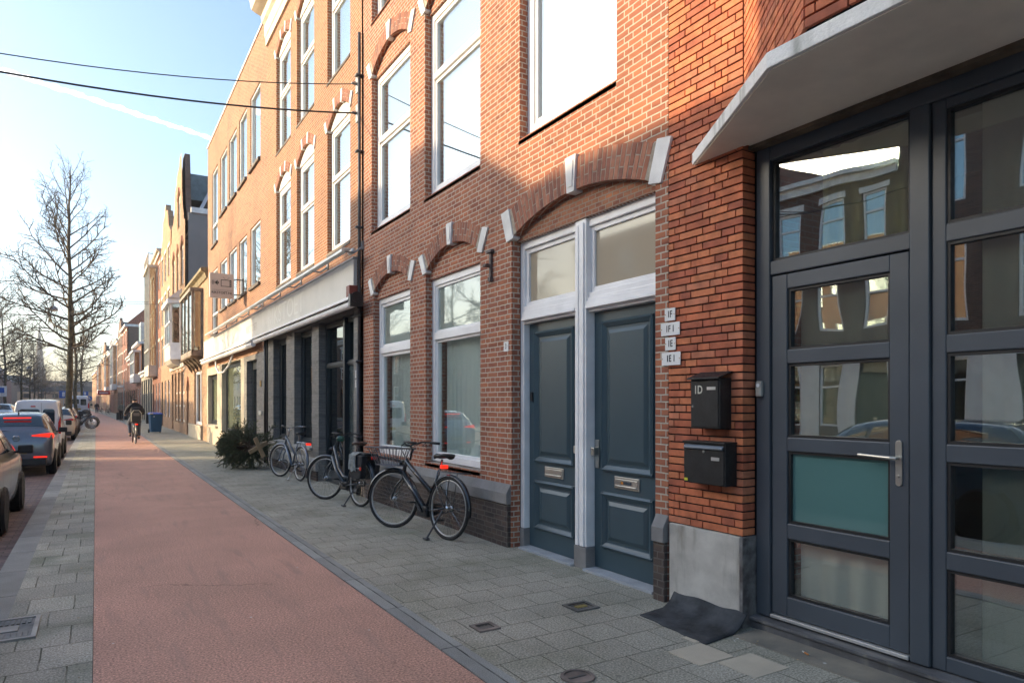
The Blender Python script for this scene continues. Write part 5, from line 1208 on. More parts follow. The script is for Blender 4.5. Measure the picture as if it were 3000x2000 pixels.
def car(label, loc, heading_, paint, kind='hatch', sx=.82, sy=.86, group=None, lit=False, name='parked_car', cat='car', scale=1.):
    t = thing(name, label, cat, loc, (0, 0, heading_), group, local=True); st = HATCH if kind == 'hatch' else VAN
    cb = CarBody(st, sx, sy); bd = cb.body().build('body', paint, t, smooth=True); N = len(st)-1
    m = MB(); ws = []
    wy = (-1.28, 1.32) if kind == 'hatch' else (-1.30, 1.36); wr = .31
    for y in wy:
        for s in (-1, 1):
            x = s*.90*sx if kind == 'hatch' else s*.84*sx
            a = MB(); a.lathe((x-s*.02, y*sy, wr), 'x', [(wr+.055, -s*.10), (wr+.055, s*.012), (.0, s*.012)], 22); a.build('wheel_arch', ARCH, bd)
            q = MB(); q.lathe((x-s*.08, y*sy, wr), 'x', [(wr*.68, s*.10), (wr*.92, s*.105), (wr, s*.07), (wr, -s*.10), (wr*.68, -s*.11)], 24); w_ = q.build('wheel', RUBBER, t)
            q = MB(); q.lathe((x-s*.08, y*sy, wr), 'x', [(wr*.69, s*.085), (wr*.62, s*.06), (wr*.58, s*.055), (.0, s*.055)], 20)
            for k in range(6): an = k*PI/3; q.cbox((x-s*.08+s*.075, y*sy+math.cos(an)*wr*.36, wr+math.sin(an)*wr*.36), (.03, wr*.5, .045), Matrix.Rotation(an, 3, 'X'))
            q.build('rim', HUB, w_)
    n = cb.n-1
    if kind == 'hatch':
        m = MB(); cb.patch(m, (3.15, 7.1), (4.75, 8.3), (4.75, 2*n-8.3), (3.15, 2*n-7.1), n=6, k=14); m.build('rear_window', CGL, t, smooth=True)
        m = MB(); cb.patch(m, (8.15, 8.6), (8.95, 7.4), (8.95, 2*n-7.4), (8.15, 2*n-8.6), n=6, k=14); m.build('windscreen', CGL, t, smooth=True)
        for sg in (1, -1):
            for (a, b_, c, d) in (((5.1, 6.25), (6.45, 6.25), (6.45, 7.75), (5.3, 7.6)), ((6.55, 6.25), (7.5, 6.25), (7.5, 7.75), (6.55, 7.75)), ((7.6, 6.25), (8.65, 6.3), (8.1, 7.7), (7.6, 7.75))):
                f = (lambda p: p) if sg > 0 else (lambda p: (p[0], 2*n-p[1])); m = MB(); cb.patch(m, f(a), f(b_), f(c), f(d)); m.build('side_window', CGL, t, smooth=True)
            f = (lambda p: p) if sg > 0 else (lambda p: (p[0], 2*n-p[1]))
            m = MB(); cb.patch(m, f((1.9, 4.9)), f((3.6, 4.9)), f((3.4, 5.9)), f((2.1, 6.3)), off=.012); m.build('tail_light', REDL if lit else REDR, t, smooth=True)
            m = MB(); m.extr([(sg*.36*sx, .93), (sg*.80*sx, .90), (sg*.82*sx, 1.0), (sg*.60*sx, .985), (sg*.36*sx, .955)], 'y', -2.03*sy-.02, -1.9*sy); m.build('tail_light', REDL if lit else REDR, t, bevel=.006)
            m = MB(); cb.patch(m, f((10.6, 4.6)), f((11.6, 4.6)), f((11.5, 6.0)), f((10.5, 6.0)), off=.01); m.build('headlight', RIM, t, smooth=True)
            m = MB()
            for u in (5.05, 6.5, 7.55): cb.patch(m, f((u, 2.4)), f((u+.02, 2.4)), f((u+.02, 5.9)), f((u, 5.9)), off=.003, n=1)
            m.build('door_gap', ARCH, bd)
            m = MB(); sgx = sg; m.cbox((sgx*(.90*sx+.10), .62*sy, 1.0), (.19, .09, .13)); m.cbox((sgx*(.90*sx+.0), .66*sy, .96), (.1, .05, .04)); m.build('wing_mirror', BLACKPL, t, bevel=.03)
        m = MB(); m.box(-.33*sx, .33*sx, -1.60*sy-.14, -1.60*sy-.10, 1.335, 1.365) if lit else None
        if lit: m.build('brake_light', REDL, t)
        m = MB(); m.cbox((0, -2.07*sy-.05, .58), (.50*sx, .03, .11)); m.build('number_plate', plain('dirty_plate', (.20, .17, .10), .5), t)
        m = MB(); m.box(-.72*sx, .72*sx, -2.10*sy-.02, -2.0*sy, .26, .42); m.build('bumper_trim', BLACKPL, t, bevel=.02)
        MB().tube([(0, -1.35*sy, 1.43), (0, -1.5*sy, 1.53)], [.02, .006], 5).build('aerial', BLACKPL, t)
    else:
        yb = -2.02*sy-.006
        def pane(x0, x1, z0, z1, r=.07):
            pts = []
            for (cx_, cz_, a0) in ((x1-r, z1-r, 0), (x0+r, z1-r, 90), (x0+r, z0+r, 180), (x1-r, z0+r, 270)):
                for k in range(5): a = R(a0+k*22.5); pts.append((cx_+r*math.cos(a), cz_+r*math.sin(a)))
            return pts
        m = MB(); m.extr(pane(-.58*sx, .10*sx, 1.12, 1.52), 'y', yb-.006, yb+.02); m.build('rear_window', CGL, t)
        m = MB(); m.extr(pane(.20*sx, .60*sx, 1.02, 1.52), 'y', yb-.006, yb+.02); m.build('rear_window', CGL, t)
        MB().box(.148*sx, .156*sx, yb-.004, yb+.02, .45, 1.70).build('door_gap', ARCH, bd)
        MB().cbox((-.12*sx, yb-.01, 1.60), (.16*sx, .03, .035)).build('brake_light', REDR, t, bevel=.01)
        for s in (-1, 1):
            m = MB(); m.extr([(s*.70*sx, .78), (s*.815*sx, .78), (s*.80*sx, 1.30), (s*.72*sx, 1.12)], 'y', yb-.012, yb+.12); m.build('tail_light', REDR, t, bevel=.01)
            m = MB(); m.cbox((s*(.84*sx+.10), 1.0*sy, 1.05), (.17, .09, .17)); m.build('wing_mirror', BLACKPL, t, bevel=.03)
            f = (lambda p: p) if s > 0 else (lambda p: (p[0], 2*n-p[1]))
            for (a, b_, c, d) in (((3.2, 6.3), (3.95, 6.3), (3.95, 7.8), (3.2, 7.8)), ((4.1, 6.3), (5.4, 6.4), (5.1, 7.7), (4.1, 7.8))): m = MB(); cb.patch(m, f(a), f(b_), f(c), f(d)); m.build('side_window', CGL, t, smooth=True)
            m = MB()
            for u in (3.1, 4.02, 5.1): cb.patch(m, f((u, 2.4)), f((u+.02, 2.4)), f((u+.02, 6)), f((u, 6)), off=.003, n=1)
            m.build('side_door_gap', ARCH, bd)
        m = MB(); cb.patch(m, (5.1, 8.4), (5.95, 7.3), (5.95, 2*n-7.3), (5.1, 2*n-8.4), n=6, k=14); m.build('windscreen', CGL, t, smooth=True)
        m = MB(); m.box(-.80*sx, .80*sx, -2.02*sy-.05, -1.9*sy, .28, .52); m.build('bumper', BLACKPL, t, bevel=.03)
        m = MB(); m.cbox((0, -2.02*sy-.02, .72), (.46*sx, .02, .11)); m.build('number_plate', plain('yellow_plate', (.45, .33, .04), .5), t)
        m = MB(); m.cbox((.08*sx, yb-.02, .90), (.05, .03, .05)); m.build('door_handle', BLACKPL, t)
    if scale != 1.: t.scale = (scale,)*3
    return t
def paint(name, c, met=.3):
    m = plain(name, c, .3, metal=met, var=.01, nscale=.6, coat=.8); return m
G = 'cars parked along the kerb'; ZR = -.10
car('dark olive hatchback cut by the left edge of the picture, nearest parked car', (-1.78, 12.2, ZR), 0, paint('paint_dark_olive', (.022, .021, .015), .1), sx=.85, sy=.92, group=G)
cc = car('grey hatchback with glowing red tail lights parked at the kerb', (-1.56, 21.05, ZR), 0, paint('paint_steel_grey', (.15, .165, .19), .5), sx=.80, sy=.86, group=G, lit=True)
m = MB(); m.ring((0, -1.80, .885), 'y', .062, .010, 24, 6); m.cbox((0, -1.80, .885), (.12, .014, .015)); m.cbox((0, -1.77, .885), (.02, .08, .02)); m.build('ring_emblem', CHROME, cc)
for s in (-1, 1): MB().cbox((s*.46, -1.83, .45), (.26, .02, .03)).build('rear_reflector', REDL, cc)  # reflectors made to glow by emission, no lamp in them
MB().tube([(-.05, -1.68, 1.03), (-.30, -1.66, 1.06), (-.42, -1.64, 1.08)], .012, 5).build('wiper', BLACKPL, cc)
car('white panel van with two unequal rear door windows parked ahead of the grey hatchback', (-1.50, 26.4, ZR), 0, paint('paint_white', (.62, .64, .68), 0), kind='van', sx=.74, sy=.86, group=G, name='parked_van', cat='van')
car('beige hatchback parked ahead of the white van, before the big tree', (-1.53, 38.6, ZR), 0, paint('paint_beige', (.50, .44, .36), .2), sx=.82, sy=.9, group=G)
car('silver-grey car parked just before the row of bicycles', (-1.58, 46.2, ZR), 0, paint('paint_silver', (.32, .33, .34), .5), sx=.85, sy=.9, group=G)
car('dark blue car parked at the kerb, mirrored in the entrance glass', (-1.95, 5.4, ZR), 0, paint('paint_navy', (.02, .05, .09)), sx=.9, sy=.95, group=G)
car('tall white van far ahead behind the tree trunks', (-1.8, 96, ZR), 0, paint('paint_white', (.62, .64, .68), 0), kind='van', sx=1, sy=1.1, group=G, name='parked_van', cat='van', scale=1.42)
p = at(14, 1200, 66); car('silver people carrier on the far side of the road at the left edge', (p.x-.3, 66, ZR), PI, paint('paint_silver', (.32, .33, .34), .5), sx=1, sy=1, group=G, scale=1.12)
p = at(44, 1200, 88); car('pale car on the far side of the road beyond the people carrier', (p.x, 88, ZR), PI, paint('paint_white', (.62, .64, .68), 0), sx=1, sy=1, group=G)
p = at(36, 1200, 78); car('dark car on the far side of the road between the silver and the pale one', (p.x-.2, 77, ZR), PI, paint('paint_navy', (.02, .05, .09)), sx=1, sy=1, group=G)

# bicycles parked across the strip
gb = 'bicycles parked in the kerb rack'
labs = ['first', 'second', 'third', 'fourth', 'fifth', 'sixth', 'seventh', 'eighth']
for i in range(8):
    bicycle(f'dark city bicycle, {labs[i]} from the camera in the kerb rack', (-1.35+.05*(i % 3), 49.6+i*.85, 0), heading(1, .12*(i % 2)), [BF, BGREY, BSIL, BF][i % 4], group=gb, stand=False, simple=True, gear=False, lean=R(3 if i % 2 else -3))
for i, (x, y) in enumerate(((1.95+bend(125), 125), (2.4+bend(112), 112))):
    bicycle(['far bicycle leaning by the dark shopfront', 'far bicycle parked near the pedestrian'][i], (x, y, 0), heading(.4, 1), BF, group='bicycles far along the pavement', stand=False, simple=True, gear=False)

# ================================================================== WHEELIE BIN, TREE LYING, MAT, COVERS
bn = thing('wheelie_bin', 'blue wheelie bin with bright blue lid standing on the pavement', 'bin', (2.72, 41.2, 0), (0, 0, R(6)), local=True)
BINB = plain('bin_blue', (.012, .085, .17), .5, var=.08); BINL = plain('bin_lid_blue', (.008, .07, .42), .45)
m = MB(); w0, d0, w1, d1 = .24, .27, .29, .36
m.mesh([(-w0, -d0, .06), (w0, -d0, .06), (w0, d0, .06), (-w0, d0, .06), (-w1, -d1, .98), (w1, -d1, .98), (w1, d1, .98), (-w1, d1, .98)], [(0, 3, 2, 1), (4, 5, 6, 7), (0, 1, 5, 4), (1, 2, 6, 5), (2, 3, 7, 6), (3, 0, 4, 7)])
m.box(-w1-.02, w1+.02, -d1-.02, d1+.02, .96, 1.0); m.build('bin_body', BINB, bn, bevel=.015)
m = MB(); m.mesh([(-w1-.03, -d1-.04, 1.0), (w1+.03, -d1-.04, 1.0), (w1+.03, d1+.06, 1.0), (-w1-.03, d1+.06, 1.0), (-w1+.03, -d1+.03, 1.06), (w1-.03, -d1+.03, 1.06), (w1-.03, d1+.02, 1.10), (-w1+.03, d1+.02, 1.10)], [(0, 3, 2, 1), (4, 5, 6, 7), (0, 1, 5, 4), (1, 2, 6, 5), (2, 3, 7, 6), (3, 0, 4, 7)]); m.build('lid', BINL, bn, bevel=.015)
for s in (-1, 1): MB().lathe((s*.27, .30, .10), 'x', [(.0, -.03), (.10, -.03), (.10, .03), (0, .03)], 18).build('wheel', RUBBER, bn)
m = MB(); m.tube([(-.25, .40, 1.0), (.25, .40, 1.0)], .018, 8); m.build('handle', BINB, bn)
MB().cbox((-.12, -.345, .88), (.05, .02, .05)).build('sticker', STK, bn)
MB().cbox((-.24, -.30, 1.03), (.14, .16, .05)).build('yellow_lid_label', STY, bn)

# discarded christmas tree lying on its side, foot towards the camera
rnd = random.Random(11)
xt = thing('christmas_tree', 'discarded green fir tree lying by the wall with a wooden cross foot', 'fir tree', (3.02, 17.5, 0), local=True); xt.scale = (1.16, 1.16, 1.2)
FIR = plain('fir_needles', (.085, .105, .05), .7, var=.3, nscale=7, col2=(.045, .062, .03)); FIR2 = plain('fir_needles_pale', (.14, .155, .075), .7, var=.3, nscale=9)
A = Vector((.18, -.42, .46)); Bv = Vector((-.15, .95, .42)); ax = (Bv-A).normalized(); e1 = ax.cross(Vector((0, 0, 1))).normalized(); e2 = e1.cross(ax)
m = MB(); m.tube([A-ax*.12, A.lerp(Bv, .5), Bv], [.035, .025, .01], 7); m.build('trunk', plain('fir_bark', (.10, .06, .035), .9, var=.3), xt)
tw = MB(); nd1 = MB()
def needles(p0, p1, dens_, ln):
    L_ = (p1-p0).length; dr = (p1-p0).normalized(); nn = max(3, int(L_*dens_))
    for j in range(nn):
        p = p0.lerp(p1, (j+.5)/nn)
        for q in range(3):
            s = Vector((rnd.gauss(0, 1), rnd.gauss(0, 1), rnd.gauss(0, .8)+.2)); s = (s-dr*s.dot(dr)).normalized(); tip = p+(s*.75+dr*.8)*ln*rnd.uniform(.7, 1.1); wv = dr.cross(s)*.006+dr*.003
            nd1.face([p-wv, p+wv, tip], 1 if rnd.random() < .35 else 0)
for k in range(170):
    f = (k/170)**.8; L = (.56*(1-f)+.16)*rnd.uniform(.75, 1.1); a = rnd.uniform(0, 2*PI); st = A.lerp(Bv, f*.98)
    d = (e1*math.cos(a)+e2*math.sin(a)); dd = (d*1.0+ax*rnd.uniform(.0, .6)+Vector((0, 0, -.05))).normalized(); en = st+dd*L
    en.z = max(en.z, .04+rnd.uniform(0, .05)); mid = st.lerp(en, .5)+Vector((0, 0, .03)); mid.z = max(.04, mid.z)
    tw.tube([st, mid, en], [.007, .005, .003], 3, cap=False); needles(mid, en, 55, .035)
    for j in range(11):
        g_ = .3+.7*(j+rnd.random())/11; p = st.lerp(mid, g_*2) if g_ < .5 else mid.lerp(en, g_*2-1); sd = dd.cross(Vector((rnd.gauss(0, .5), rnd.gauss(0, .5), 1))).normalized()*(1 if j % 2 else -1)
        q = p+(dd*.7+sd*.8+Vector((0, 0, rnd.uniform(-.3, .2)))).normalized()*(.07+.13*(1-g_)+rnd.uniform(0, .04)); q.z = max(q.z, .02)
        tw.tube([p, q], [.003, .002], 3, cap=False); needles(p, q, 60, .032)
tw.build('twigs', MATS['fir_bark'], xt); nd1.build('needles', [FIR, FIR2], xt, recalc=False)
m = MB(); Mx = Matrix((e1, e2, ax)).transposed(); m.cbox(A-ax*.15, (.42, .08, .035), Mx @ Matrix.Rotation(R(25), 3, 'Z')); m.cbox(A-ax*.19, (.42, .08, .035), Mx @ Matrix.Rotation(R(115), 3, 'Z')); m.build('wooden_cross', plain('raw_wood', (.40, .27, .15), .7, var=.15), xt, bevel=.003)

# rubber mat curled up against the plinth
m = MB(); vs = []; ny = 14; RM = plain('rubber_mat', (.045, .048, .052), .75, var=.3, nscale=6, bumpd=.003, bscale=150)
prof = [(-.44, .014), (-.34, .016), (-.24, .018), (-.15, .026), (-.08, .052), (-.04, .085), (-.012, .115), (.0, .118)]
for i in range(ny+1):
    y = -.34+.70*i/ny
    for (x, z) in prof: vs.append((x+.12*(i/ny-.5)*(-x*1.2)*1.0+.006*math.sin(i*1.3), y+x*.12, z+.008*math.sin(i*.9+x*9)*(z > .02)))
nP = len(prof); fs = [(i*nP+j, i*nP+j+1, (i+1)*nP+j+1, (i+1)*nP+j) for i in range(ny) for j in range(nP-1)]
o = m.mesh([(3.90+x, 3.57+y, z) for x, y, z in vs], fs).build('rubber_mat', RM, loc=(3.75, 3.55, 0), smooth=True); md = o.modifiers.new('solid', 'SOLIDIFY'); md.thickness = .008
tag(o, 'black rubber mat curled up against the concrete plinth under the letterboxes', 'mat')

def cover(name, label, x, y, w, d, mat, rot_=0, ribs=8, rnd_=False, inner=None):
    t = thing(name, label, 'utility cover', (x, y, 0), (0, 0, rot_), local=True); z = .012
    if rnd_: m = MB(); m.lathe((0, 0, 0), 'z', [(w/2, 0), (w/2, z+.006), (w/2-.02, z+.008), (w/2-.022, z), (0, z)], 24)
    else: m = MB(); m.box(-w/2, w/2, -d/2, -d/2+.03, 0, z+.006).box(-w/2, w/2, d/2-.03, d/2, 0, z+.006).box(-w/2, -w/2+.03, -d/2+.03, d/2-.03, 0, z+.006).box(w/2-.03, w/2, -d/2+.03, d/2-.03, 0, z+.006)
    m.build('rim', mat, t)
    m = MB(); m.box(-w/2+.032, w/2-.032, -d/2+.032, d/2-.032, 0, z-.003) if not rnd_ else m.box(-w*.3, w*.3, -.01, .01, 0, z+.004)
    for i in range(ribs):
        xx = -w/2+.045+(w-.09)*(i+.5)/ribs; rw = (w-.09)/ribs*.3
        for (a, b_) in (((-d/2+.045), (-d*.2)), ((d*.2), (d/2-.045))): m.box(xx-rw, xx+rw, a, b_, 0, z+.003)
    m.build('lid', plain('cast_iron', (.17, .16, .145), .6, metal=.3, var=.3), t)
    if inner: MB().box(-w*.22, w*.22, -d*.12, d*.12, 0, z+.004).build('inset', inner, t)
    return t
cover('manhole_cover', 'square ribbed steel manhole cover with pale rim in the left paving strip', -.56, 5.93, .42, .56, plain('pale_rim_steel', (.36, .33, .29), .6, metal=.2, var=.2), rot_=0, ribs=10, inner=MATS['pale_rim_steel'])
cover('utility_cover', 'small yellowish stopcock cover in the paving in front of the right petrol door', 3.24, 4.28, .22, .20, plain('cast_iron', (.17, .16, .145), .6), ribs=4, inner=plain('yellow_worn', (.35, .27, .08), .7, var=.3))
cover('utility_cover', 'small square stopcock cover in the middle of the pavement', 2.36, 4.24, .17, .16, plain('rusty_rim', (.24, .19, .16), .7, var=.3), ribs=3)
cover('utility_cover', 'small round stopcock cover at the bottom edge of the picture', 2.39, 3.19, .20, .2, plain('rusty_rim', (.24, .19, .16), .7, var=.3), ribs=0, rnd_=True)
# litter: petals, butts, leaves
m = MB(); rnd = random.Random(5)
for i in range(230):
    if i < 95: x, y = rnd.gauss(-.06, .04), rnd.uniform(2, 30)
    elif i < 140: x, y = rnd.uniform(-.5, 1.9), rnd.uniform(3, 25)
    elif i < 190: x, y = rnd.gauss(3.7, .16), rnd.uniform(2, 28)
    else: x, y = rnd.uniform(2.0, 3.7), rnd.uniform(2.5, 18)
    a = rnd.uniform(0, PI); s = rnd.uniform(.006, .014) if i < 190 else rnd.uniform(.004, .009); z = .02; ca, sa = math.cos(a)*s, math.sin(a)*s; k = rnd.uniform(.35, .8)
    if x > 3.80: x = 3.78
    m.face([(x-ca, y-sa, z), (x+sa*k, y-ca*k, z+.003), (x+ca, y+sa, z+.001), (x-sa*k, y+ca*k, z)], rnd.choice([0, 0, 1, 2]))
tag(m.build('litter', [plain('petal_white', (.6, .58, .52), .8), plain('dry_leaf', (.22, .15, .07), .8), plain('butt_tan', (.42, .30, .16), .8)], recalc=False), 'tiny pale petals and crumbs scattered over the paving', 'litter', kind='stuff')
for (x, y, a, lab) in ((-.70, 6.75, .3, 'orange cigarette end lying by the left kerb'), (3.83, 2.72, 1.2, 'orange cigarette end lying by the entrance step')):
    m = MB(); d = Vector((math.cos(a), math.sin(a), 0))*.03; c = Vector((x, y, .022)); m.tube([c-d, c+d*.3], .005, 6).tube([c+d*.3, c+d], .0049, 6, mi=1)
    tag(m.build('cigarette_end', [plain('filter_orange', (.55, .20, .05), .8), plain('petal_white', (.6, .58, .52), .8)], loc=tuple(c)), lab, 'cigarette end')

# ================================================================== STREET TREES
BARK = plain('bark_green_brown', (.115, .095, .055), .9, var=.25, nscale=5, bumpd=.01, bscale=20); TWIG = plain('twig_dark', (.10, .08, .055), .9)
def bare_tree(seed, H, r0, clear=.27, spread=2.7, dens=1., fork=.5, mr=.008):
    """trunk and crown meshes in local coordinates"""
    rnd = random.Random(seed); T = MB(); Cn = MB()
    tp = [Vector((0, 0, -.1))]; k = 14; wx = wy = 0
    for i in range(1, k+1):
        wx += rnd.uniform(-.09, .09); wy += rnd.uniform(-.09, .09); tp.append(Vector((wx, wy, H*i/k)))
    def tr(f): x = f*k; i = min(int(x), k-1); return tp[i].lerp(tp[i+1], x-i)
    def rad(f): return r0*(1-f)**.75*.92+.012
    n = 9; T.tube([tr(i/20) for i in range(0, 15)], [rad(i/20)*(1.35 if i == 0 else 1) for i in range(0, 15)], 9)
    Cn.tube([tr(i/20) for i in range(14, 21)], [rad(i/20) for i in range(14, 21)], 6)
    def twigs(p, d, L, r, lvl):
        segs = 5 if lvl < 2 else 3; pts = [p]; q = p.copy(); dd = d.copy()
        for i in range(segs):
            dd = (dd+Vector((rnd.gauss(0, .10), rnd.gauss(0, .10), rnd.gauss(0, .08)+(.10 if lvl == 0 else .04)))).normalized(); q = q+dd*L/segs; pts.append(q.copy())
        Cn.tube(pts, [max(mr, r*(1-.75*i/segs)) for i in range(segs+1)], 4 if lvl == 0 else 3, cap=False)
        if lvl == 3: return
        nn = int((L/(.30 if lvl == 0 else .17 if lvl == 1 else .12))*dens)
        for j in range(nn):
            f = .18+.82*(j+rnd.random()*.8)/nn; x = f*segs; i = min(int(x), segs-1); b = pts[i].lerp(pts[i+1], x-i); t0 = (pts[i+1]-pts[i]).normalized()
            sd = t0.cross(Vector((rnd.gauss(0, 1), rnd.gauss(0, 1), rnd.gauss(0, .6)))).normalized(); nd_ = (t0*.75+sd*.75).normalized()
            l2 = L*(.42 if lvl == 0 else .45)*(1-.45*f)*rnd.uniform(.7, 1.2)
            if l2 < .07: continue
            if lvl == 2 and rnd.random() < .35: continue
            twigs(b, nd_, l2, r*.55, lvl+1)
    nb = int(40*dens*H/13)
    ga = rnd.uniform(0, 6)
    for b in range(nb):
        f = clear+(.97-clear)*(b+rnd.random()*.5)/nb; ga += 2.4+rnd.uniform(-.4, .4); g = (f-clear)/(1-clear)
        L = spread*(.75+.5*math.sin(PI*min(1, g*1.05)**.8))*(1-g*.45)*rnd.uniform(.7, 1.1); el = R(4+60*g+rnd.uniform(-8, 8))
        d = Vector((math.cos(ga)*math.cos(el), math.sin(ga)*math.cos(el), math.sin(el))); twigs(tr(f), d, L, max(.018, rad(f)*.5), 0)
    return T, Cn
def place_tree(proto, label, x, y, s=1., rz=0, z=0):
    t = thing('street_tree', label, 'tree', (x, y, z), (0, 0, rz), 'bare street trees', local=True); t.scale = (s, s, s)
    for nm, me in proto:
        o = bpy.data.objects.new(nm, me); scn.collection.objects.link(o); o.parent = t
    return t
def proto(seed, *a, **k):
    T, Cn = bare_tree(seed, *a, **k); o1 = T.build('trunk', BARK, smooth=True, recalc=False); o2 = Cn.build('crown', TWIG, recalc=False)
    r = [('trunk', o1.data), ('crown', o2.data)]; bpy.data.objects.remove(o1); bpy.data.objects.remove(o2); return r
PA = proto(3, 14., .175, clear=.30, spread=3.6, dens=1.05, mr=.005)
PB_ = proto(8, 12.5, .15, clear=.28, spread=3.0, dens=.8, mr=.007)
place_tree(PA, 'tall bare tree with long straight trunk between the parked cars, largest in view', -1.22, 42.5, 1., 2.1)
place_tree(PB_, 'bare tree right behind the tallest tree', -1.42, 72, 1.0, .5)
place_tree(PB_, 'slender bare tree, third in the row right of the tallest trunk', -1.55, 94, .98, 3.)
place_tree(PB_, 'distant bare tree in the row right of the tallest trunk', -2.6, 122, .9, 4.)
place_tree(PB_, 'most distant bare tree of the right row', -4.2, 150, .9, 5.)
for i, (px, y, s, P_) in enumerate(((19, 86, .98, PB_), (63, 104, .86, PA), (86, 122, .84, PB_), (100, 142, .86, PA), (112, 162, .85, PB_), (124, 182, .8, PA), (134, 205, .8, PB_), (160, 235, .8, PB_), (-12, 70, .95, PA))):
    c = at(px, 1200, y); place_tree(P_, ['bare tree at the left edge on the far side of the road', 'bare tree right of the one at the left edge', 'bare tree just left of the church spire', 'bare tree standing before the church spire', 'bare tree right of the church spire', 'distant bare tree, sixth of the left row', 'distant bare tree, seventh of the left row', 'last bare tree at the end of the street', 'bare tree almost outside the left edge'][i], c.x, y, s, i*1.3)
# bare trees across the street nearer the camera (mirrored in the upper windows, they cast the branch shadows)
place_tree(PA, 'bare tree across the street opposite the shopfront, outside the left edge', -11.9, 33, .95, 1.)
place_tree(PB_, 'bare tree across the street opposite the oriel house, outside the left edge', -11.9, 40.5, 1., 2.)
place_tree(PB_, 'bare tree across the street opposite the gable house, outside the left edge', -11.9, 53, 1., .3)
# ================================================================== LAMPS, SIGNS, FAR WIRES
LAMPG = plain('lamp_grey', (.16, .17, .20), .5)
def lamp(px, py, y, r, label):
    c = at(px, py, y); t = thing('hanging_street_lamp', label, 'street lamp', tuple(c), group='street lamps hung on cross wires', local=True)
    m = MB(); m.lathe((0, 0, 0), 'z', [(r, 0), (r*.98, r*.25), (r*.8, r*.72), (r*.45, r*1.0), (.0, r*1.08)], 20); m.tube([(0, 0, r*1.05), (0, 0, r*1.9)], r*.12, 6); m.build('shade', LAMPG, t, smooth=True)
    m = MB(); m.lathe((0, 0, -r*.22), 'z', [(0, 0), (r*.7, r*.05), (r*.95, r*.2)], 20); m.build('lens', plain('lamp_lens', (.75, .72, .64), .3), t, smooth=True)
    return c
c1 = lamp(156, 909, 57, .29, 'domed grey street lamp hanging left of the tall trunk'); c2 = lamp(209, 1032, 95, .29, 'small domed street lamp hanging behind the tall trunk')
lamp(85, 1080, 116, .3, 'far domed street lamp above the left row of trees'); lamp(96, 1112, 150, .3, 'farthest domed street lamp, low above the road')
for c, lb in ((c1, 'thin wire carrying the nearer domed street lamp'), (c2, 'thin wire carrying the farther domed street lamp')):
    z = c.z+.55; wire((fx(c.y), c.y, z+.55), (-14.3, c.y, z+.6), .5, .014, lb, name='lamp_wire')
wire((3.9, 52, 8.3), (-14.3, 52, 9.5), .6, .012, 'thin overhead wire crossing in front of the gabled town houses')
BL = plain('sign_blue', (.01, .10, .42), .4); SW = plain('sign_white', (.7, .7, .7), .4); GALV = plain('galvanised_post', (.35, .36, .36), .45, metal=.5)
def sign(label, px, y, z, w, h, kind='square'):
    c = at(px, 1200, y); t = thing('road_sign', label, 'road sign', (c.x, y, 0), local=True)
    MB().tube([(0, .03, 0), (0, .03, z+h)], .035, 8).build('post', GALV, t)
    if kind == 'round': MB().lathe((0, 0, z+h/2), 'y', [(w/2, 0), (w/2, .02)], 24).build('board', BL, t); MB().cbox((0, -.004, z+h/2), (w*.5, .006, w*.14), Matrix.Rotation(R(45), 3, 'Y')).build('arrow', SW, t)
    else: MB().box(-w/2, w/2, 0, .02, z, z+h).build('board', BL if kind == 'square' else SW, t, bevel=.01)
    if kind == 'square': MB().box(-w*.15, w*.15, -.004, 0, z+h*.2, z+h*.8).build('arrow', SW, t)
    if kind == 'parking': MB().box(-w*.25, w*.25, -.004, 0, z+h*.35, z+h*.85).build('symbol', BL, t)
sign('blue road sign left of the tall tree trunk', 186, 100, 2.2, .9, .9); sign('blue arrow sign right of the tree trunks', 249, 110, 2.6, .8, .6, 'square')
sign('round blue sign at the end of the parked row', 262, 100, 1.9, .6, .6, 'round'); sign('white parking sign at the left edge', 5, 80, 2.2, .8, 1.0, 'parking')
c = at(365, 1222, 78); t = thing('street_sign_post', 'grey post with small street signs behind the cyclist', 'sign post', (2.0, 66, 0), local=True)
MB().tube([(0, 0, 0), (0, 0, 3.6)], .04, 8).build('post', GALV, t); MB().cbox((-.25, 0, 3.0), (.5, .03, .16)).cbox((.05, 0, 2.75), (.03, .4, .16)).build('boards', SW, t)
# red projecting shop sign far away
c = at(304, 1150, 112); t = thing('red_shop_sign', 'red projecting shop sign far along the right row', 'sign', (c.x, 112, c.z), local=True)
MB().box(-.75, .75, 0, .15, -.3, .3).build('board', plain('sign_red', (.5, .03, .03), .4), t, bevel=.02); MB().box(-.55, .55, -.004, 0, -.08, .06).build('lettering', SW, t); MB().box(.75, 2.2, .05, .1, 0, .05).build('bracket', BLACKM, t)
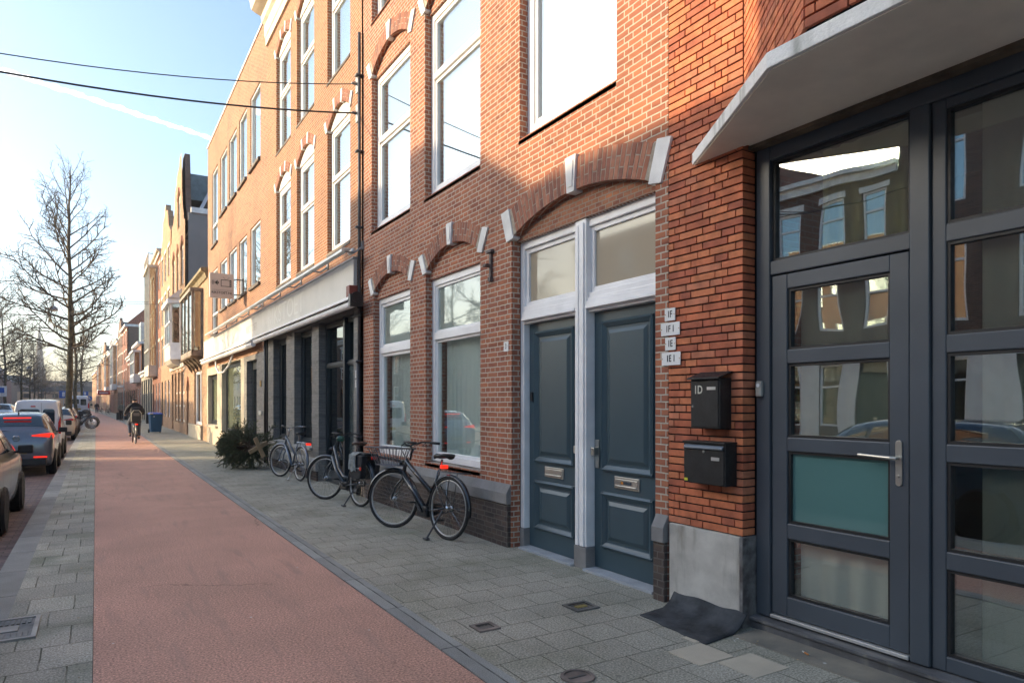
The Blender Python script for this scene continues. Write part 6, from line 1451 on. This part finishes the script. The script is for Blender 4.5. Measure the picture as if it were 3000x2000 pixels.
# planter with shrub
t = thing('planter', 'dark planter box with a young tree beside the pedestrian', 'planter', (2.55, 74.5, 0), local=True)
MB().box(-.9, .9, -.4, .4, 0, .7).build('planter_box', plain('planter_dark', (.05, .05, .05), .7), t, bevel=.02)
m = MB(); rnd = random.Random(4); m.tube([(.3, 0, .6), (.32, .05, 2.2)], .03, 6)
for i in range(30): a = rnd.uniform(0, 6.3); z = rnd.uniform(1.2, 2.4); m.tube([(.3, 0, z), (.3+math.cos(a)*.5, math.sin(a)*.5, z+rnd.uniform(.1, .6))], .012, 3)
m.build('stem', BARK, t)
m = MB()
for i in range(500):
    a, b_ = rnd.gauss(0, .35), rnd.gauss(0, .35); z = 2.2+rnd.gauss(0, .45); s = .05; p = Vector((.3+a, b_, z)); q = Vector((rnd.gauss(0, 1), rnd.gauss(0, 1), rnd.gauss(0, 1))).normalized()*s; r_ = Vector((rnd.gauss(0, 1), rnd.gauss(0, 1), rnd.gauss(0, 1))).normalized()*s; m.face([p, p+q, p+r_])
m.build('foliage', plain('shrub_green', (.07, .09, .03), .7, var=.3), t, recalc=False)
for i, (px, y) in enumerate(((241, 140), (246, 128), (420, 60))):
    c = at(px, 1200, y); x = c.x if i < 2 else 3.4
    tag(MB().lathe((0, 0, 0), 'z', [(.09, 0), (.09, .75), (.07, .8), (0, .82)], 12).build('bollard', BLACKM, loc=None), ['dark bollard far down the cycle path', 'second dark bollard far down the cycle path', 'dark bollard by the facade beyond the bin'][i], 'bollard', 'bollards'); bpy.context.view_layer.objects.active
    b_ = [o for o in scn.collection.objects if o.name.startswith('bollard')][-1]; b_.location = (x, y, 0)

# ================================================================== PEOPLE
def skin(name, nodes, edges, mat, parent, root=0, sub=2):
    me = bpy.data.meshes.new(name); me.from_pydata([n[0] for n in nodes], edges, []); me.materials.append(mat)
    o = bpy.data.objects.new(name, me); scn.collection.objects.link(o); o.parent = parent; ORG[o.name] = Vector((0, 0, 0))
    sk = o.modifiers.new('skin', 'SKIN'); sk.use_smooth_shade = True
    me.skin_vertices[0].data.foreach_get('radius', [0.]*2*len(nodes)) if False else None
    for i, nn in enumerate(nodes):
        r = nn[1]; me.skin_vertices[0].data[i].radius = r if isinstance(r, tuple) else (r, r)
    me.skin_vertices[0].data[root].use_root = True
    s = o.modifiers.new('sub', 'SUBSURF'); s.levels = sub; s.render_levels = sub
    return o
SKIN = plain('skin', (.45, .27, .19), .6); NAVY = plain('jacket_navy', (.012, .014, .022), .8, var=.3, nscale=8); JEANS = plain('jeans_blue', (.06, .075, .11), .85, var=.2); HAIR = plain('hair_dark', (.02, .015, .012), .7)
def figure(parent, J, bodymat, legmat, shoemat, hair=HAIR, coat=None, hat=None):
    """J: joints dict. body continuous; clothes as children"""
    N = []; ix = {}
    def a(k, r): ix[k] = len(N); N.append((J[k], r)); return ix[k]
    for k, r in (('pelvis', (.15, .12)), ('waist', (.145, .115)), ('chest', (.175, .125)), ('neckb', (.09, .085)), ('neck', (.055, .055)), ('head', (.085, .10)), ('crown', (.075, .085))): a(k, r)
    E_ = [(0, 1), (1, 2), (2, 3), (3, 4), (4, 5), (5, 6)]
    for s in 'LR':
        for k, r in (('sho'+s, .075), ('elb'+s, .052), ('wri'+s, .036), ('hand'+s, (.045, .022)), ): a(k, r)
        E_ += [(ix['neckb'], ix['sho'+s]), (ix['sho'+s], ix['elb'+s]), (ix['elb'+s], ix['wri'+s]), (ix['wri'+s], ix['hand'+s])]
        for k, r in (('hip'+s, .105), ('kne'+s, .068), ('ank'+s, .048), ('toe'+s, (.05, .032))): a(k, r)
        E_ += [(0, ix['hip'+s]), (ix['hip'+s], ix['kne'+s]), (ix['kne'+s], ix['ank'+s]), (ix['ank'+s], ix['toe'+s])]
    b = skin('body', N, E_, SKIN, parent)
    # jacket
    gr = .022; JN = [(J['pelvis'], (.175, .145)), (J['waist'], (.18, .15)), (J['chest'], (.205, .155)), (J['neckb'], (.12, .11)), (J['neck'], (.078, .078))]; JE = [(0, 1), (1, 2), (2, 3), (3, 4)]
    for s in 'LR':
        k = len(JN); JN += [(J['sho'+s], .10), (J['elb'+s], .074), (J['wri'+s], .055)]; JE += [(3, k), (k, k+1), (k+1, k+2)]
    skin('jacket', JN, JE, bodymat, b)
    TN = [(J['pelvis'], (.165, .135))]; TE = []
    for s in 'LR':
        k = len(TN); m_ = (Vector(J['hip'+s])+Vector(J['kne'+s]))/2; TN += [(J['hip'+s], .12), (tuple(m_), .10), (J['kne'+s], .083), (J['ank'+s], .064)]; TE += [(0, k), (k, k+1), (k+1, k+2), (k+2, k+3)]
    skin('trousers', TN, TE, legmat, b)
    for s in 'LR':
        A_, T_ = Vector(J['ank'+s]), Vector(J['toe'+s]); h = A_-(T_-A_)*.35; h.z = T_.z
        skin('shoe', [(tuple(h), (.05, .045)), (tuple(A_.lerp(T_, .4)-Vector((0, 0, .02))), (.055, .05)), (tuple(T_+(T_-A_)*.15), (.048, .034))], [(0, 1), (1, 2)], shoemat, b, sub=1)
        # fingers: short curled chains from the hand
        W_, Hn = Vector(J['wri'+s]), Vector(J['hand'+s]); d = (Hn-W_).normalized(); sd = d.cross(Vector((0, 0, 1))).normalized(); FN = []; FE = []
        for q in range(4):
            o_ = Hn+sd*(q-1.5)*.02; k = len(FN); FN += [(tuple(o_), .010), (tuple(o_+d*.035-Vector((0, 0, .012))), .009), (tuple(o_+d*.05-Vector((0, 0, .04))), .008)]; FE += [(k, k+1), (k+1, k+2)]
        k = len(FN); o_ = W_.lerp(Hn, .5)+sd*.03; FN += [(tuple(o_), .012), (tuple(o_+d*.03+sd*.02-Vector((0, 0, .02))), .010)]; FE += [(k, k+1)]
        skin('fingers', FN, FE, SKIN, b, sub=1)
    hd = Vector(J['head']); cr = Vector(J['crown']); fw = Vector(J['face'])
    skin('hair', [(tuple(hd-fw*.035+Vector((0, 0, -.03))), (.105, .105)), (tuple(cr-fw*.025+Vector((0, 0, .01))), (.10, .10))], [(0, 1)], hat or hair, b)
    m = MB(); m.cbox(hd+fw*.11+Vector((0, 0, .0)), (.025, .03, .04)); m.build('nose', SKIN, b, bevel=.01); m = MB()
    for s in (-1, 1): m.cbox(hd+fw*.093+fw.cross(Vector((0, 0, 1)))*.033*s+Vector((0, 0, .03)), (.018, .018, .012))
    m.build('eyes', BLACKM, b)
    return b
# cyclist (local: +y is riding direction)
cyx, cyy, chd = 1.33, 30.6, R(3)
CB, MC = bicycle('dark bicycle with lit red rear lamp ridden along the red path', (cyx, cyy, 0), chd, BF, wb=1.12, Rw=.375, steer=R(-6), step=True, stand=False, lamp_on=True, gear=False, name='ridden_bicycle')
pr = thing('person', 'cyclist seen from behind in dark hooded jacket and blue trousers, riding away', 'person', (cyx, cyy, 0), (0, 0, chd), local=True)
J = dict(pelvis=(0, .14, 1.08), waist=(0, .18, 1.24), chest=(0, .28, 1.44), neckb=(0, .33, 1.55), neck=(0, .36, 1.62), head=(0, .39, 1.70), crown=(0, .385, 1.755), face=(0, 1, 0),
         shoL=(-.19, .31, 1.47), elbL=(-.30, .36, 1.22), wriL=(-.30, .62, 1.15), handL=(-.30, .70, 1.13), shoR=(.19, .31, 1.47), elbR=(.31, .36, 1.22), wriR=(.30, .60, 1.15), handR=(.30, .68, 1.13),
         hipL=(-.10, .17, 1.03), kneL=(-.17, .56, .80), ankL=(-.15, .38, .38), toeL=(-.16, .55, .31), hipR=(.10, .17, 1.03), kneR=(.16, .52, .73), ankR=(.14, .27, .27), toeR=(.15, .44, .21))
bd = figure(pr, J, NAVY, JEANS, BLACKPL, hat=NAVY)
skin('hood', [((0, .25, 1.53), (.17, .10)), ((0, .29, 1.62), (.12, .09))], [(0, 1)], NAVY, bd)
st = thing('child_seat', 'dark rear child seat with pale rim, mounted behind the cyclist', 'child seat', (cyx, cyy, 0), (0, 0, chd), local=True)
m = MB(); m.extr([(-.15, .84), (.15, .84), (.17, 1.02), (.155, 1.20), (.09, 1.30), (-.09, 1.30), (-.155, 1.20), (-.17, 1.02)], 'y', -.33, -.29); m.extr([(-.17, .84), (-.13, .84), (-.16, 1.2), (-.20, 1.2)], 'y', -.29, -.06); m.extr([(.13, .84), (.17, .84), (.20, 1.2), (.16, 1.2)], 'y', -.29, -.06); m.box(-.15, .15, -.3, .0, .82, .86)
s_ = m.build('seat_shell', BLACKPL, st, bevel=.015)
m = MB(); m.tube([(-.16, -.325, .9), (-.175, -.325, 1.05), (-.16, -.325, 1.21), (-.09, -.325, 1.31), (.09, -.325, 1.31), (.16, -.325, 1.21), (.175, -.325, 1.05), (.16, -.325, .9)], .014, 6); m.build('rim', plain('seat_rim_pale', (.40, .38, .30), .5), s_)
m = MB(); m.cbox((0, -.335, 1.16), (.22, .03, .12)); m.build('cushion', plain('cushion_grey', (.16, .14, .12), .8), s_, bevel=.02)
# pedestrian
px_, py_ = 1.98, 71.5
pr = thing('person', 'pedestrian in grey-green coat walking away on the pavement with a bag', 'person', (px_, py_, 0), (0, 0, R(-6)), local=True)
J = dict(pelvis=(0, 0, .90), waist=(0, .0, 1.05), chest=(0, .03, 1.28), neckb=(0, .05, 1.40), neck=(0, .07, 1.46), head=(0, .10, 1.555), crown=(0, .10, 1.61), face=(0, 1, 0),
         shoL=(-.18, .04, 1.35), elbL=(-.25, .0, 1.08), wriL=(-.22, .12, .88), handL=(-.21, .15, .82), shoR=(.18, .04, 1.35), elbR=(.26, -.02, 1.08), wriR=(.27, .05, .84), handR=(.27, .06, .77),
         hipL=(-.09, 0, .86), kneL=(-.10, .12, .48), ankL=(-.09, .06, .09), toeL=(-.09, .22, .04), hipR=(.09, 0, .86), kneR=(.10, .02, .47), ankR=(.09, -.18, .12), toeR=(.09, -.05, .03))
COATG = plain('coat_olive', (.17, .165, .13), .85, var=.2)
bd = figure(pr, J, COATG, HAIR, BLACKPL, hair=plain('hair_grey_brown', (.10, .07, .05), .8))
bg = thing('shopping_bag', 'pale shopping bag held by the pedestrian', 'bag', (px_+.30, py_+.02, 0), local=True)
MB().extr([(-.05, .42), (.12, .42), (.15, .70), (-.08, .70)], 'y', -.15, .2).build('bag_body', plain('bag_pale', (.45, .44, .42), .7), bg, bevel=.02); MB().tube([(0, -.05, .70), (.02, .0, .79), (0, .08, .70)], .008, 5).build('handle', BLACKM, bg)
pr = thing('person', 'tiny dark figure standing far down the path', 'person', (at(283, 1200, 125).x, 125, 0), local=True)
J2 = {k: v for k, v in J.items()}; figure(pr, J2, NAVY, JEANS, BLACKPL)

# ================================================================== CONTRAIL
m = MB(); a = Vector((0, 0, 0)); C_ = math.cos(YAW); S_ = math.sin(YAW)
def ray(px, py, Z):
    u = (px-1500)/2000; v = (1180-py)/2000; tt = (Z-1.6)/v; return Vector((tt*(S_+u*C_), tt*(C_-u*S_), Z))
p0, p1 = ray(-500, 40, 900), ray(640, 412, 900); rnd = random.Random(2); pts = []; rr = []
for i in range(120):
    f = i/119; p = p0.lerp(p1, f)+Vector((rnd.gauss(0, 1.2), rnd.gauss(0, 1.2), rnd.gauss(0, 1.2))); pts.append(p); rr.append((9+2*math.sin(i*.9)+rnd.uniform(-2, 2))*(1-.35*f)*(1 if i < 116 else (119-i)/4+.05))
o = m.tube(pts, rr, 10).build('contrail', None or MATS.setdefault('contrail_mat', bpy.data.materials.new('contrail_mat')), smooth=True)
mt = MATS['contrail_mat']; mt.use_nodes = True; nt = mt.node_tree; b = nt.nodes['Principled BSDF']; b.inputs['Base Color'].default_value = (1, 1, 1, 1); b.inputs['Roughness'].default_value = 1
lw = nd(nt, 'ShaderNodeLayerWeight'); lw.inputs['Blend'].default_value = .3; g_ = nt.nodes.new('ShaderNodeTexCoord').outputs['Object']
ns = noise(nt, g_, .035, 5, .7); fa_ = ramp(nt, lw.outputs['Facing'], 0, .9, .6, 0.)
mu_ = nd(nt, 'ShaderNodeMath', operation='MULTIPLY'); nt.links.new(fa_, mu_.inputs[0]); nt.links.new(ramp(nt, ns, .3, .7, .35, 1.), mu_.inputs[1])
tl = nd(nt, 'ShaderNodeBsdfTranslucent'); tl.inputs['Color'].default_value = (1, 1, 1, 1); df = nd(nt, 'ShaderNodeBsdfDiffuse'); df.inputs['Color'].default_value = (1, 1, 1, 1); ad = nd(nt, 'ShaderNodeAddShader'); nt.links.new(tl.outputs[0], ad.inputs[0]); nt.links.new(df.outputs[0], ad.inputs[1])
tp_ = nd(nt, 'ShaderNodeBsdfTransparent'); mx = nd(nt, 'ShaderNodeMixShader'); nt.links.new(mu_.outputs[0], mx.inputs[0]); nt.links.new(tp_.outputs[0], mx.inputs[1]); nt.links.new(ad.outputs[0], mx.inputs[2]); nt.links.new(mx.outputs[0], nt.nodes['Material Output'].inputs[0])
tag(o, 'white aircraft vapour trail running diagonally across the blue sky', 'vapour trail')
o['kind'] = 'stuff'

# ================================================================== HAZE
HZ = bpy.data.materials.new('haze_air'); HZ.use_nodes = True; nt = HZ.node_tree; nt.nodes.remove(nt.nodes['Principled BSDF'])
pv = nd(nt, 'ShaderNodeVolumePrincipled'); pv.inputs['Color'].default_value = (.93, .95, 1, 1); pv.inputs['Density'].default_value = .0005; pv.inputs['Anisotropy'].default_value = .45
nt.links.new(pv.outputs[0], nt.nodes['Material Output'].inputs['Volume'])
tag(MB().box(-320, 260, -60, 620, -1.3, 62).build('haze', HZ), kind='stuff')
